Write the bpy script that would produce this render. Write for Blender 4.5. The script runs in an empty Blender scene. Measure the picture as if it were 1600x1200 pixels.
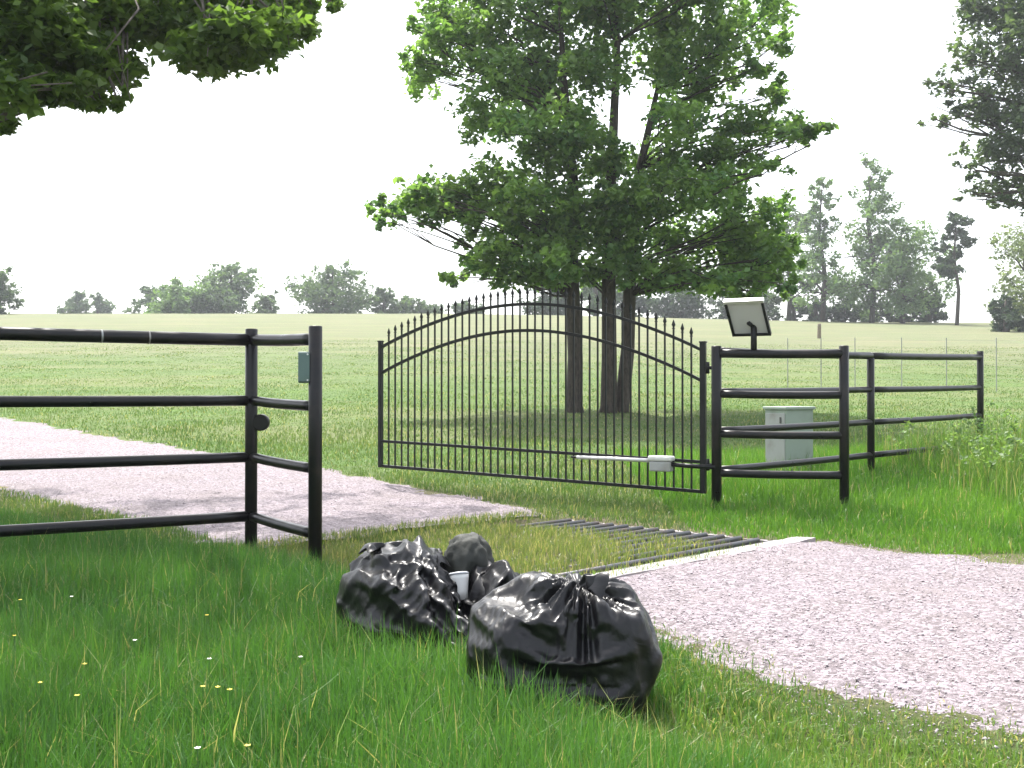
import bpy, bmesh, math, random
import numpy as np
from mathutils import Vector, Matrix, noise as mnoise

# ------------------------------------------------------------------ camera, world, sun, exposure
SC = bpy.context.scene
COL = SC.collection
F, CH, HOR = 1716.0, 1.2, 615.0            # focal length in photo pixels, camera height, horizon row
cam_d = bpy.data.cameras.new('camera')
cam = bpy.data.objects.new('camera', cam_d)
COL.objects.link(cam)
cam.location = (0, 0, CH)
cam.rotation_euler = (math.radians(90) + math.atan((HOR - 600) / F), 0, 0)
cam_d.sensor_width = 36
cam_d.lens = 36 * F / 1600
cam_d.clip_start, cam_d.clip_end = 0.05, 3000
SC.camera = cam

SUN_EL, SUN_AZ = math.radians(63), math.radians(-24)      # azimuth from +Y, negative = to the left
sun_dir = Vector((math.sin(SUN_AZ) * math.cos(SUN_EL), math.cos(SUN_AZ) * math.cos(SUN_EL), math.sin(SUN_EL)))
W = bpy.data.worlds.new('World')
SC.world = W
W.use_nodes = True
wn, wl = W.node_tree.nodes, W.node_tree.links
wn.clear()
sky = wn.new('ShaderNodeTexSky')
sky.sky_type = 'NISHITA'
sky.sun_disc = False
sky.sun_elevation = SUN_EL
sky.sun_rotation = SUN_AZ
sky.air_density, sky.dust_density, sky.ozone_density = 1.0, 4.0, 1.0
hs = wn.new('ShaderNodeHueSaturation')
hs.inputs['Saturation'].default_value = 0.35
bg = wn.new('ShaderNodeBackground')
bg.inputs['Strength'].default_value = 0.15
wo = wn.new('ShaderNodeOutputWorld')
wl.new(sky.outputs[0], hs.inputs['Color'])
wl.new(hs.outputs[0], bg.inputs['Color'])
wl.new(bg.outputs[0], wo.inputs['Surface'])
sl = bpy.data.lights.new('sun', 'SUN')
sl.energy, sl.angle, sl.color = 2.7, math.radians(0.6), (1.0, 0.96, 0.9)
so = bpy.data.objects.new('sun', sl)
COL.objects.link(so)
so.rotation_euler = sun_dir.to_track_quat('Z', 'Y').to_euler()
so.location = (-10, 20, 40)
SC.view_settings.view_transform = 'Standard'
SC.view_settings.look = 'None'
SC.view_settings.exposure = 1.72
SC.view_settings.gamma = 1.0
SC.cycles.max_bounces = 8
SC.cycles.transparent_max_bounces = 8
SC.cycles.use_denoising = True

# ------------------------------------------------------------------ helpers
RNG = np.random.default_rng(11)


def hash3(ix, iy, iz):
    n = (ix.astype(np.int64) * 73856093) ^ (iy.astype(np.int64) * 19349663) ^ (iz.astype(np.int64) * 83492791)
    n = (n ^ (n >> 13)) * 1274126177
    n = n ^ (n >> 16)
    return (n & 0xffff) / 32768.0 - 1.0


def vnoise(x, y, z=None):
    x = np.asarray(x, float); y = np.asarray(y, float)
    z = np.zeros_like(x) if z is None else np.asarray(z, float)
    ix, iy, iz = np.floor(x), np.floor(y), np.floor(z)
    fx, fy, fz = x - ix, y - iy, z - iz
    fx, fy, fz = [t * t * (3 - 2 * t) for t in (fx, fy, fz)]
    r = 0
    for a in (0, 1):
        for b in (0, 1):
            for c in (0, 1):
                r = r + hash3(ix + a, iy + b, iz + c) * np.where(a, fx, 1 - fx) * np.where(b, fy, 1 - fy) * np.where(c, fz, 1 - fz)
    return r


def smooth(a, b, t):
    t = np.clip((np.asarray(t, float) - a) / (b - a), 0, 1)
    return t * t * (3 - 2 * t)


# road frame: u along the opening (post to hinge post), v inwards
P2 = np.array([-1.35, 7.54])
U = np.array([0.69, 0.724]); U /= np.linalg.norm(U)
V = np.array([-U[1], U[0]])


def uv_xy(u, v):
    return P2[0] + u * U[0] + v * V[0], P2[1] + u * U[1] + v * V[1]


def xy_uv(x, y):
    dx, dy = x - P2[0], y - P2[1]
    return dx * U[0] + dy * U[1], dx * V[0] + dy * V[1]


_py = np.array([-200, 10, 12, 15, 20, 30, 60, 100, 116, 128, 150, 250, 700])
_ps = np.array([0, 0, .02, .055, .085, .088, .096, .1, .095, .05, .035, .02, .01])
_gy = np.linspace(-200, 700, 9001)
_gs = np.interp(_gy, _py, _ps)
_gz = np.concatenate([[0], np.cumsum((_gs[1:] + _gs[:-1]) / 2 * np.diff(_gy))])


def terrain(x, y):
    x = np.asarray(x, float); y = np.asarray(y, float)
    z = np.interp(y, _gy, _gz)
    lat = np.clip((x / np.maximum(y, 20)), -0.5, 0.5)
    z = z * (1 - 0.10 * smooth(-0.1, 0.4, lat)) * (1 + 0.0 * lat)
    z = z + 0.30 * np.exp(-((x - 7.2) / 2.2) ** 2 - ((y - 14.0) / 3.2) ** 2)      # weedy bank at the right
    z = z + 0.10 * np.exp(-((x - 3.8) / 1.6) ** 2 - ((y - 14.5) / 1.5) ** 2)
    z = z + 0.02 * vnoise(x * .7, y * .7) + 0.006 * vnoise(x * 3.1 + 5, y * 3.1)
    return z


GU0, GU1, GV0, GV1 = -0.10, 3.60, -1.62, 0.90        # cattle guard rectangle in (u, v)


def ground_z(x, y):
    z = terrain(x, y)
    u, v = xy_uv(np.asarray(x, float), np.asarray(y, float))
    ins = smooth(GU0 - .02, GU0 + .05, u) * smooth(GU1 + .02, GU1 - .05, u) * smooth(GV0 - .02, GV0 + .05, v) * smooth(GV1 + .02, GV1 - .05, v)
    dep = .020 + .065 * smooth(2.3, 3.2, u + .35 * vnoise(x * 1.7, y * 1.7)) + .035 * smooth(GV0 + .45, GV0 + .2, v) + .022 * vnoise(x * 3.3, y * 3.3)
    return z - dep * ins


def gz(x, y):
    return float(ground_z(np.array([x]), np.array([y]))[0])


def pt(px, py, D):
    return np.array([(px - 800) / F * D, D, CH + (HOR - py) / F * D])


MATS = {}


def nmat(name):
    m = bpy.data.materials.new(name)
    m.use_nodes = True
    MATS[name] = m
    nt = m.node_tree
    return m, nt.nodes, nt.links, nt.nodes['Principled BSDF']


def mat_paint(name, col, rough=0.45, metal=0.0, dirt=(0.10, 0.08, 0.06), amount=0.35, scale=9.0, bump=0.15):
    m, n, l, p = nmat(name)
    tc = n.new('ShaderNodeTexCoord')
    no = n.new('ShaderNodeTexNoise'); no.inputs['Scale'].default_value = scale; no.inputs['Detail'].default_value = 8
    l.new(tc.outputs['Object'], no.inputs['Vector'])
    r = n.new('ShaderNodeValToRGB'); r.color_ramp.elements[0].position = .5; r.color_ramp.elements[1].position = .75
    l.new(no.outputs['Fac'], r.inputs['Fac'])
    mul = n.new('ShaderNodeMath'); mul.operation = 'MULTIPLY'; mul.inputs[1].default_value = amount
    l.new(r.outputs['Color'], mul.inputs[0])
    mx = n.new('ShaderNodeMixRGB'); mx.inputs[1].default_value = (*col, 1); mx.inputs[2].default_value = (*dirt, 1)
    l.new(mul.outputs[0], mx.inputs['Fac'])
    l.new(mx.outputs[0], p.inputs['Base Color'])
    rr = n.new('ShaderNodeMapRange'); rr.inputs['To Min'].default_value = rough - .12; rr.inputs['To Max'].default_value = rough + .2
    l.new(no.outputs['Fac'], rr.inputs['Value']); l.new(rr.outputs[0], p.inputs['Roughness'])
    p.inputs['Metallic'].default_value = metal
    if bump:
        n2 = n.new('ShaderNodeTexNoise'); n2.inputs['Scale'].default_value = scale * 12
        l.new(tc.outputs['Object'], n2.inputs['Vector'])
        b = n.new('ShaderNodeBump'); b.inputs['Strength'].default_value = bump; b.inputs['Distance'].default_value = .004
        l.new(n2.outputs['Fac'], b.inputs['Height']); l.new(b.outputs[0], p.inputs['Normal'])
    return m


def mat_leaf(name, trans=0.4, rough=0.5, tint=(1, 1, 1), tboost=(1.25, 1.35, .6)):
    """colour from the per-leaf attribute; part of the light passes through the leaf"""
    m, n, l, p = nmat(name)
    at = n.new('ShaderNodeAttribute'); at.attribute_name = 'Col'
    mt = n.new('ShaderNodeMixRGB'); mt.blend_type = 'MULTIPLY'; mt.inputs[0].default_value = 1; mt.inputs[2].default_value = (*tint, 1)
    l.new(at.outputs['Color'], mt.inputs[1])
    l.new(mt.outputs[0], p.inputs['Base Color'])
    p.inputs['Roughness'].default_value = rough
    p.inputs['Specular IOR Level'].default_value = 0.35
    tr = n.new('ShaderNodeBsdfTranslucent')
    m2 = n.new('ShaderNodeMixRGB'); m2.blend_type = 'MULTIPLY'; m2.inputs[0].default_value = 1; m2.inputs[2].default_value = (*tboost, 1)
    l.new(mt.outputs[0], m2.inputs[1]); l.new(m2.outputs[0], tr.inputs['Color'])
    mx = n.new('ShaderNodeMixShader'); mx.inputs[0].default_value = trans
    l.new(p.outputs[0], mx.inputs[1]); l.new(tr.outputs[0], mx.inputs[2])
    l.new(mx.outputs[0], n['Material Output'].inputs['Surface'])
    return m


def mat_bark(name, c1, c2, scale=6):
    m, n, l, p = nmat(name)
    tc = n.new('ShaderNodeTexCoord')
    mp = n.new('ShaderNodeMapping'); mp.inputs['Scale'].default_value = (scale, scale, scale * .25)
    l.new(tc.outputs['Object'], mp.inputs['Vector'])
    no = n.new('ShaderNodeTexNoise'); no.inputs['Scale'].default_value = 3; no.inputs['Detail'].default_value = 10; no.inputs['Roughness'].default_value = .7
    l.new(mp.outputs[0], no.inputs['Vector'])
    r = n.new('ShaderNodeValToRGB')
    r.color_ramp.elements[0].position, r.color_ramp.elements[1].position = .35, .7
    r.color_ramp.elements[0].color, r.color_ramp.elements[1].color = (*c1, 1), (*c2, 1)
    l.new(no.outputs['Fac'], r.inputs['Fac']); l.new(r.outputs[0], p.inputs['Base Color'])
    p.inputs['Roughness'].default_value = .9
    b = n.new('ShaderNodeBump'); b.inputs['Strength'].default_value = .8; b.inputs['Distance'].default_value = .03
    l.new(no.outputs['Fac'], b.inputs['Height']); l.new(b.outputs[0], p.inputs['Normal'])
    return m


def link(o, parent=None):
    COL.objects.link(o)
    if parent is not None:
        o.parent = parent
        o.matrix_parent_inverse = Matrix.Translation(-Vector(parent.location)) if False else Matrix.Identity(4)
    return o


def tag(o, label=None, cat=None, group=None, kind=None):
    if label: o['label'] = label
    if cat: o['category'] = cat
    if group: o['group'] = group
    if kind: o['kind'] = kind
    return o


def empty(name, loc, label, cat, group=None):
    o = bpy.data.objects.new(name, None)
    o.empty_display_size = .2
    o.location = loc
    COL.objects.link(o)
    return tag(o, label, cat, group)


def obj(name, bm, mat, parent=None, smooth_=False):
    """bm in world coordinates; vertices are moved into the parent's frame (parents are only translated)"""
    if parent is not None:
        p = parent.location if parent.parent is None else parent.location + parent.parent.location
        bmesh.ops.translate(bm, verts=bm.verts, vec=-Vector(p))
    me = bpy.data.meshes.new(name)
    bmesh.ops.recalc_face_normals(bm, faces=bm.faces)
    bm.to_mesh(me); bm.free()
    if smooth_:
        me.shade_smooth()
    me.materials.append(mat)
    o = bpy.data.objects.new(name, me)
    COL.objects.link(o)
    if parent is not None:
        o.parent = parent
    return o


def np_mesh(name, verts, faces_flat, loop_tot, mat, parent=None, col=None, smooth_=False):
    me = bpy.data.meshes.new(name)
    v = np.asarray(verts, np.float32)
    if parent is not None:
        v = v - np.array(parent.location, np.float32)
    ff = np.asarray(faces_flat, np.int32).ravel()
    lt = np.asarray(loop_tot, np.int32)
    me.vertices.add(len(v)); me.vertices.foreach_set('co', v.ravel())
    me.loops.add(len(ff)); me.loops.foreach_set('vertex_index', ff)
    me.polygons.add(len(lt))
    ls = np.concatenate([[0], np.cumsum(lt)[:-1]]).astype(np.int32)
    me.polygons.foreach_set('loop_start', ls)
    if col is not None:
        a = me.color_attributes.new('Col', 'FLOAT_COLOR', 'POINT')
        c = np.ones((len(v), 4), np.float32); c[:, :3] = col
        a.data.foreach_set('color', c.ravel())
    me.update(calc_edges=True)
    me.validate()
    if smooth_:
        me.shade_smooth()
    me.materials.append(mat)
    o = bpy.data.objects.new(name, me)
    COL.objects.link(o)
    if parent is not None:
        o.parent = parent
    return o


def tube(bm, pts, radii, seg=12, cap=True):
    pts = [Vector(p) for p in pts]
    if not hasattr(radii, '__len__'):
        radii = [radii] * len(pts)
    rings = []
    prev_n = None
    for i, p in enumerate(pts):
        t = (pts[min(i + 1, len(pts) - 1)] - pts[max(i - 1, 0)]).normalized()
        if prev_n is None:
            ref = Vector((0, 0, 1)) if abs(t.z) < .9 else Vector((1, 0, 0))
            n = t.cross(ref).normalized()
        else:
            n = (prev_n - t * prev_n.dot(t)).normalized()
        prev_n = n
        b = t.cross(n)
        rings.append([bm.verts.new(p + (n * math.cos(a) + b * math.sin(a)) * radii[i]) for a in [2 * math.pi * k / seg for k in range(seg)]])
    for a, b in zip(rings[:-1], rings[1:]):
        for k in range(seg):
            bm.faces.new((a[k], a[(k + 1) % seg], b[(k + 1) % seg], b[k]))
    if cap:
        bm.faces.new(rings[0][::-1]); bm.faces.new(rings[-1])
    return rings


def box(bm, c, s, rot=None, bevel=0.0):
    r = bmesh.ops.create_cube(bm, size=1)
    vs = r['verts']
    M = Matrix.Translation(Vector(c)) @ (rot.to_4x4() if rot is not None else Matrix.Identity(4)) @ Matrix.Diagonal((*s, 1))
    bmesh.ops.transform(bm, matrix=M, verts=vs)
    if bevel:
        es = list({e for v in vs for e in v.link_edges})
        bmesh.ops.bevel(bm, geom=es, offset=bevel, segments=2, profile=.5, affect='EDGES')


def in_frame(x, y, z, mx=260, my=200):
    px = 800 + x / np.maximum(y, .1) * F
    py = HOR - (z - CH) / np.maximum(y, .1) * F
    return (px > -mx) & (px < 1600 + mx) & (py > -my) & (py < 1200 + my) & (y > .5)


# ------------------------------------------------------------------ materials
def mat_ground():
    m, n, l, p = nmat('meadow_soil')
    tc = n.new('ShaderNodeTexCoord')
    at = n.new('ShaderNodeAttribute'); at.attribute_name = 'Col'
    n1 = n.new('ShaderNodeTexNoise'); n1.inputs['Scale'].default_value = 1.3; n1.inputs['Detail'].default_value = 10; n1.inputs['Roughness'].default_value = .65
    n2 = n.new('ShaderNodeTexNoise'); n2.inputs['Scale'].default_value = 14; n2.inputs['Detail'].default_value = 8; n2.inputs['Roughness'].default_value = .75
    mp = n.new('ShaderNodeMapping'); mp.inputs['Scale'].default_value = (.12, .5, 1)
    n3 = n.new('ShaderNodeTexNoise'); n3.inputs['Scale'].default_value = 1; n3.inputs['Detail'].default_value = 8; n3.inputs['Roughness'].default_value = .6
    l.new(tc.outputs['Object'], n1.inputs['Vector']); l.new(tc.outputs['Object'], n2.inputs['Vector'])
    l.new(tc.outputs['Object'], mp.inputs['Vector']); l.new(mp.outputs[0], n3.inputs['Vector'])
    a = n.new('ShaderNodeMapRange'); a.inputs['From Min'].default_value = .3; a.inputs['From Max'].default_value = .7; a.inputs['To Min'].default_value = .62; a.inputs['To Max'].default_value = 1.35
    l.new(n2.outputs['Fac'], a.inputs['Value'])
    mu = n.new('ShaderNodeMixRGB'); mu.blend_type = 'MULTIPLY'; mu.inputs[0].default_value = 1
    l.new(at.outputs['Color'], mu.inputs[1]); l.new(a.outputs[0], mu.inputs[2])
    # streaks of drier grass
    r = n.new('ShaderNodeValToRGB'); r.color_ramp.elements[0].position, r.color_ramp.elements[1].position = .46, .62
    l.new(n3.outputs['Fac'], r.inputs['Fac'])
    k = n.new('ShaderNodeMath'); k.operation = 'MULTIPLY'; k.inputs[1].default_value = .35; l.new(r.outputs[0], k.inputs[0])
    mx = n.new('ShaderNodeMixRGB'); mx.inputs[2].default_value = (.22, .19, .115, 1)
    l.new(k.outputs[0], mx.inputs[0]); l.new(mu.outputs[0], mx.inputs[1])
    r1 = n.new('ShaderNodeValToRGB'); r1.color_ramp.elements[0].position, r1.color_ramp.elements[1].position = .5, .68
    l.new(n1.outputs['Fac'], r1.inputs['Fac'])
    k1 = n.new('ShaderNodeMath'); k1.operation = 'MULTIPLY'; k1.inputs[1].default_value = .35; l.new(r1.outputs[0], k1.inputs[0])
    mx1 = n.new('ShaderNodeMixRGB'); mx1.inputs[2].default_value = (.12, .20, .035, 1)
    l.new(k1.outputs[0], mx1.inputs[0]); l.new(mx.outputs[0], mx1.inputs[1])
    l.new(mx1.outputs[0], p.inputs['Base Color'])
    p.inputs['Roughness'].default_value = .95
    p.inputs['Specular IOR Level'].default_value = .1
    b = n.new('ShaderNodeBump'); b.inputs['Strength'].default_value = .9; b.inputs['Distance'].default_value = .05
    l.new(n2.outputs['Fac'], b.inputs['Height']); l.new(b.outputs[0], p.inputs['Normal'])
    return m


def mat_gravel():
    m, n, l, p = nmat('crushed_gravel')
    tc = n.new('ShaderNodeTexCoord')
    vo = n.new('ShaderNodeTexVoronoi'); vo.inputs['Scale'].default_value = 55
    v2 = n.new('ShaderNodeTexVoronoi'); v2.inputs['Scale'].default_value = 120
    n1 = n.new('ShaderNodeTexNoise'); n1.inputs['Scale'].default_value = 1.1; n1.inputs['Detail'].default_value = 9; n1.inputs['Roughness'].default_value = .7
    for t in (vo, v2, n1):
        l.new(tc.outputs['Object'], t.inputs['Vector'])
    r = n.new('ShaderNodeValToRGB')
    e = r.color_ramp.elements
    e[0].position, e[0].color = 0, (.085, .07, .076, 1)
    e[1].position, e[1].color = 1, (.32, .275, .305, 1)
    x = e.new(.5); x.color = (.195, .165, .182, 1)
    sp = n.new('ShaderNodeSeparateColor'); l.new(vo.outputs['Color'], sp.inputs[0]); l.new(sp.outputs[0], r.inputs['Fac'])
    r2 = n.new('ShaderNodeValToRGB'); r2.color_ramp.elements[0].position, r2.color_ramp.elements[1].position = .42, .72
    l.new(n1.outputs['Fac'], r2.inputs['Fac'])
    k = n.new('ShaderNodeMath'); k.operation = 'MULTIPLY'; k.inputs[1].default_value = .45; l.new(r2.outputs[0], k.inputs[0])
    mx = n.new('ShaderNodeMixRGB'); mx.inputs[2].default_value = (.16, .132, .12, 1)
    l.new(k.outputs[0], mx.inputs[0]); l.new(r.outputs[0], mx.inputs[1]); l.new(mx.outputs[0], p.inputs['Base Color'])
    p.inputs['Roughness'].default_value = .9
    ad = n.new('ShaderNodeMath'); ad.operation = 'ADD'; l.new(vo.outputs['Distance'], ad.inputs[0]); l.new(v2.outputs['Distance'], ad.inputs[1])
    b = n.new('ShaderNodeBump'); b.invert = True; b.inputs['Strength'].default_value = .7; b.inputs['Distance'].default_value = .012
    l.new(ad.outputs[0], b.inputs['Height']); l.new(b.outputs[0], p.inputs['Normal'])
    return m


M_GROUND = mat_ground()
M_GRAVEL = mat_gravel()
M_BLACK = mat_paint('black_pipe_enamel', (.005, .005, .006), .30, 0, (.035, .026, .02), .45, 7, .1)
M_GATE = mat_paint('black_gate_enamel', (.004, .005, .005), .36, 0, (.02, .018, .016), .4, 9, .05)
M_CONC = mat_paint('worn_concrete', (.28, .255, .26), .85, 0, (.33, .30, .26), .7, 5, .6)
M_STEEL = mat_paint('rusty_guard_steel', (.075, .078, .09), .45, .4, (.10, .06, .04), .8, 6, .3)
for _m in (M_BLACK, M_GATE):
    _m.node_tree.nodes['Principled BSDF'].inputs['Specular IOR Level'].default_value = .34
M_CAB = mat_paint('cabinet_green_paint', (.33, .39, .34), .5, 0, (.20, .22, .17), .6, 4, .1)
M_CABD = mat_paint('cabinet_grey_paint', (.38, .39, .385), .5, 0, (.22, .20, .17), .7, 4, .1)
M_BOX = mat_paint('dull_teal_box_paint', (.10, .16, .15), .5, 0, (.07, .09, .08), .5, 6, .1)
M_ALU = mat_paint('pale_aluminium', (.70, .70, .70), .35, .6, (.45, .44, .42), .4, 12, .05)
M_WHITEPL = mat_paint('weathered_white_plastic', (.72, .72, .70), .4, 0, (.45, .42, .36), .5, 10, .05)
M_GREYPL = mat_paint('dark_grey_plastic', (.10, .10, .10), .5, 0, (.16, .15, .13), .4, 10, .05)
M_BACKS = mat_paint('panel_backsheet', (.55, .56, .57), .5, 0, (.42, .43, .44), .6, 3, .05)
M_CELL = mat_paint('panel_cells', (.01, .014, .04), .12, 0, (.02, .02, .05), .3, 20, 0)
M_WOOD = mat_paint('weathered_post_wood', (.22, .18, .13), .9, 0, (.10, .08, .06), .8, 8, .6)
M_WIRE = mat_paint('galvanised_wire', (.32, .33, .33), .45, .5, (.18, .13, .10), .6, 8, .05)
M_BARK = mat_bark('dark_bark', (.018, .014, .011), (.085, .068, .052))
M_BARK2 = mat_bark('grey_bark', (.06, .05, .042), (.19, .165, .14))
M_LEAF = mat_leaf('broad_leaf', .5)
M_FAR = mat_leaf('distant_leaf', .35, .7)
M_GRASS = mat_leaf('grass_blade', .38, .45)
M_PETALY = mat_leaf('petal', .3, .5, tboost=(1, 1, 1))


def mat_bag():
    m, n, l, p = nmat('black_bag_plastic')
    tc = n.new('ShaderNodeTexCoord')
    p.inputs['Base Color'].default_value = (.005, .005, .0065, 1)
    p.inputs['Roughness'].default_value = .27
    p.inputs['Specular IOR Level'].default_value = .42
    n1 = n.new('ShaderNodeTexNoise'); n1.inputs['Scale'].default_value = 9; n1.inputs['Detail'].default_value = 6; n1.inputs['Distortion'].default_value = 1.2
    l.new(tc.outputs['Object'], n1.inputs['Vector'])
    b = n.new('ShaderNodeBump'); b.inputs['Strength'].default_value = .35; b.inputs['Distance'].default_value = .02
    l.new(n1.outputs['Fac'], b.inputs['Height'])
    n2 = n.new('ShaderNodeTexNoise'); n2.inputs['Scale'].default_value = 3; n2.inputs['Detail'].default_value = 4
    l.new(tc.outputs['Object'], n2.inputs['Vector'])
    rr = n.new('ShaderNodeMapRange'); rr.inputs['To Min'].default_value = .26; rr.inputs['To Max'].default_value = .46
    l.new(n2.outputs['Fac'], rr.inputs['Value']); l.new(rr.outputs[0], p.inputs['Roughness'])
    l.new(b.outputs[0], p.inputs['Normal'])
    return m


M_BAG = mat_bag()

# ------------------------------------------------------------------ ground
def axis(lo, hi, near_lo, near_hi, step, grow=1.09):
    a = list(np.arange(near_lo, near_hi, step))
    s = step
    x = a[-1]
    while x < hi:
        s *= grow; x += s; a.append(x)
    s = step
    x = a[0]
    left = []
    while x > lo:
        s *= grow; x -= s; left.append(x)
    return np.array(left[::-1] + a)


gx = axis(-420, 420, -9, 10, .09)
gy = axis(-30, 520, 2.0, 17, .09)
XX, YY = np.meshgrid(gx, gy)
ZZ = ground_z(XX, YY)
nv = len(gx); nr = len(gy)
idx = np.arange(nr * nv).reshape(nr, nv)
quads = np.stack([idx[:-1, :-1], idx[:-1, 1:], idx[1:, 1:], idx[1:, :-1]], -1).reshape(-1, 4)


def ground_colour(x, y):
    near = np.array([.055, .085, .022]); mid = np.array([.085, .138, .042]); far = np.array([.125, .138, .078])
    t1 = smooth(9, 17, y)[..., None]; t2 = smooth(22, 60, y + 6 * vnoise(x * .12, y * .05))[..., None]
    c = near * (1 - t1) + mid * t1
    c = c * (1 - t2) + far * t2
    u, v = xy_uv(x, y)
    dirt = (smooth(-.9, -.1, u) * smooth(4.9, 3.7, u) * smooth(-14, -12, v) * smooth(14, 12, v))[..., None]
    soil = np.array([.15, .125, .09])
    return c * (1 - .75 * dirt) + soil * .75 * dirt


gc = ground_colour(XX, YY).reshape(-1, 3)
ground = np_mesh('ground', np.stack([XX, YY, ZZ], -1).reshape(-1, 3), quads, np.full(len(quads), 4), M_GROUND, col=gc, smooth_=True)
tag(ground, kind='structure')


def road_limits(v):
    lo = np.interp(v, [-14, -4.2, -2.8, -1.6, 1.0, 3, 7, 12, 30], [-1.2, -.55, -.05, .10, .15, .45, .75, 1.0, 1.2])
    hi = np.interp(v, [-14, -4, -1.75, 1.0, 1.8, 6.5, 16, 30], [3.4, 3.45, 3.72, 3.6, 3.95, 4.75, 4.6, 4.2])
    return lo, hi


def road(name, v0, v1, dv, du=0.12):
    vs = np.arange(v0, v1 + dv / 2, dv)
    n = 44
    s = np.linspace(-.16, 1.16, n)
    lo, hi = road_limits(vs)
    uu = lo[:, None] + (hi - lo)[:, None] * s[None, :]
    vv = np.repeat(vs[:, None], n, 1)
    x, y = uv_xy(uu, vv)
    d = np.minimum(s, 1 - s)[None, :] * (hi - lo)[:, None]            # metres inside the edge
    edge = np.clip(d / .5, -1, 1)
    rut = -.012 * (np.exp(-((s - .27) / .1) ** 2) + np.exp(-((s - .74) / .1) ** 2))[None, :]
    z = terrain(x, y) + .030 * edge + rut * (edge > 0) + .010 * vnoise(x * 2.1, y * 2.1) + .008 * vnoise(x * 6.3 + 3, y * 6.3) + .006 * vnoise(x * 17, y * 17)
    k = np.arange(len(vs) * n).reshape(len(vs), n)
    q = np.stack([k[:-1, :-1], k[:-1, 1:], k[1:, 1:], k[1:, :-1]], -1).reshape(-1, 4)
    o = np_mesh(name, np.stack([x, y, z], -1).reshape(-1, 3), q, np.full(len(q), 4), M_GRAVEL, smooth_=True)
    return tag(o, kind='structure')


road('gravel_apron', -13.0, GV0 - .14, .07)
road('gravel_drive', GV1 + .1, 24.0, .09)


def road_depth(x, y):
    """metres inside the gravel edge, negative outside"""
    u, v = xy_uv(x, y)
    lo, hi = road_limits(v)
    d = np.minimum(u - lo, hi - u)
    d = np.where((v > GV0 - .14) & (v < GV1 + .1), -1.0, d)
    return d


# ------------------------------------------------------------------ loose gravel stones
def stones():
    n = 26000
    uu = RNG.uniform(-1.2, 4.2, n); vv = np.where(RNG.random(n) < .75, RNG.uniform(-7.0, -1.8, n), RNG.uniform(1.0, 9, n))
    x, y = uv_xy(uu, vv)
    d = road_depth(x, y)
    keep = (d > -.35) & (RNG.random(n) < np.clip(.75 + d * 1.6, 0.05, 1)) & in_frame(x, y, 0 * x)
    x, y, d = x[keep], y[keep], d[keep]
    n = len(x)
    r = RNG.uniform(.0035, .008, n) * np.where(RNG.random(n) < .06, 1.8, 1)
    ss_ = np.clip((uu[keep] - road_limits(vv[keep])[0]) / np.maximum(road_limits(vv[keep])[1] - road_limits(vv[keep])[0], .1), 0, 1)
    rut = -.012 * (np.exp(-((ss_ - .27) / .1) ** 2) + np.exp(-((ss_ - .74) / .1) ** 2)) * (d > 0)
    z = terrain(x, y) + .030 * np.clip(d / .5, -1, 1) + rut + .010 * vnoise(x * 2.1, y * 2.1) + .008 * vnoise(x * 6.3 + 3, y * 6.3) + .006 * vnoise(x * 17, y * 17) + .002
    z = np.maximum(z, ground_z(x, y) + .002)
    base = np.array([[1, 0, 0], [0, 1, 0], [-1, 0, 0], [0, -1, 0], [0, 0, .7], [0, 0, -.7]], float)
    a = RNG.uniform(0, 6.28, n)
    vsx = base[None] * RNG.uniform(.6, 1.25, (n, 6, 1))
    ca, sa = np.cos(a)[:, None], np.sin(a)[:, None]
    vx = vsx[..., 0] * ca - vsx[..., 1] * sa; vy = vsx[..., 0] * sa + vsx[..., 1] * ca
    P = np.stack([x[:, None] + vx * r[:, None], y[:, None] + vy * r[:, None], z[:, None] + vsx[..., 2] * r[:, None]], -1).reshape(-1, 3)
    f = np.array([[0, 1, 4], [1, 2, 4], [2, 3, 4], [3, 0, 4], [1, 0, 5], [2, 1, 5], [3, 2, 5], [0, 3, 5]])
    faces = (np.arange(n)[:, None, None] * 6 + f[None]).reshape(-1, 3)
    o = np_mesh('loose_gravel', P, faces, np.full(len(faces), 3), mat_paint('loose_stone', (.36, .315, .335), .85, 0, (.17, .145, .15), 1.0, 60, .0))
    tag(o, 'small pinkish grey stones lying loose on the gravel drive', 'gravel', kind='stuff')


stones()

# ------------------------------------------------------------------ cattle guard
g0 = uv_xy(1.75, -.4)
guard = empty('cattle_guard', (g0[0], g0[1], -.1), 'steel cattle guard half overgrown with grass set across the drive', 'cattle guard')


def uv3(u, v, z):
    x, y = uv_xy(u, v)
    return Vector((x, y, z))


TH = math.atan2(U[1], U[0])
ROTU = Matrix.Rotation(TH, 3, 'Z')
zc = .0
v = GV0 + .12
while v < GV1 - .05:
    bm = bmesh.new()
    tube(bm, [uv3(GU0 + .06, v, zc - .028), uv3(GU1 - .06, v, zc - .028)], .025, 12)
    obj('guard_pipe', bm, M_STEEL, guard, True)
    v += .172
for u in (GU0 + .35, 1.1, 2.3, GU1 - .35):
    bm = bmesh.new()
    box(bm, uv3(u, (GV0 + GV1) / 2, zc - .095), (.09, GV1 - GV0 - .14, .05), ROTU, .004)
    obj('stringer', bm, M_STEEL, guard)


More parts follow.
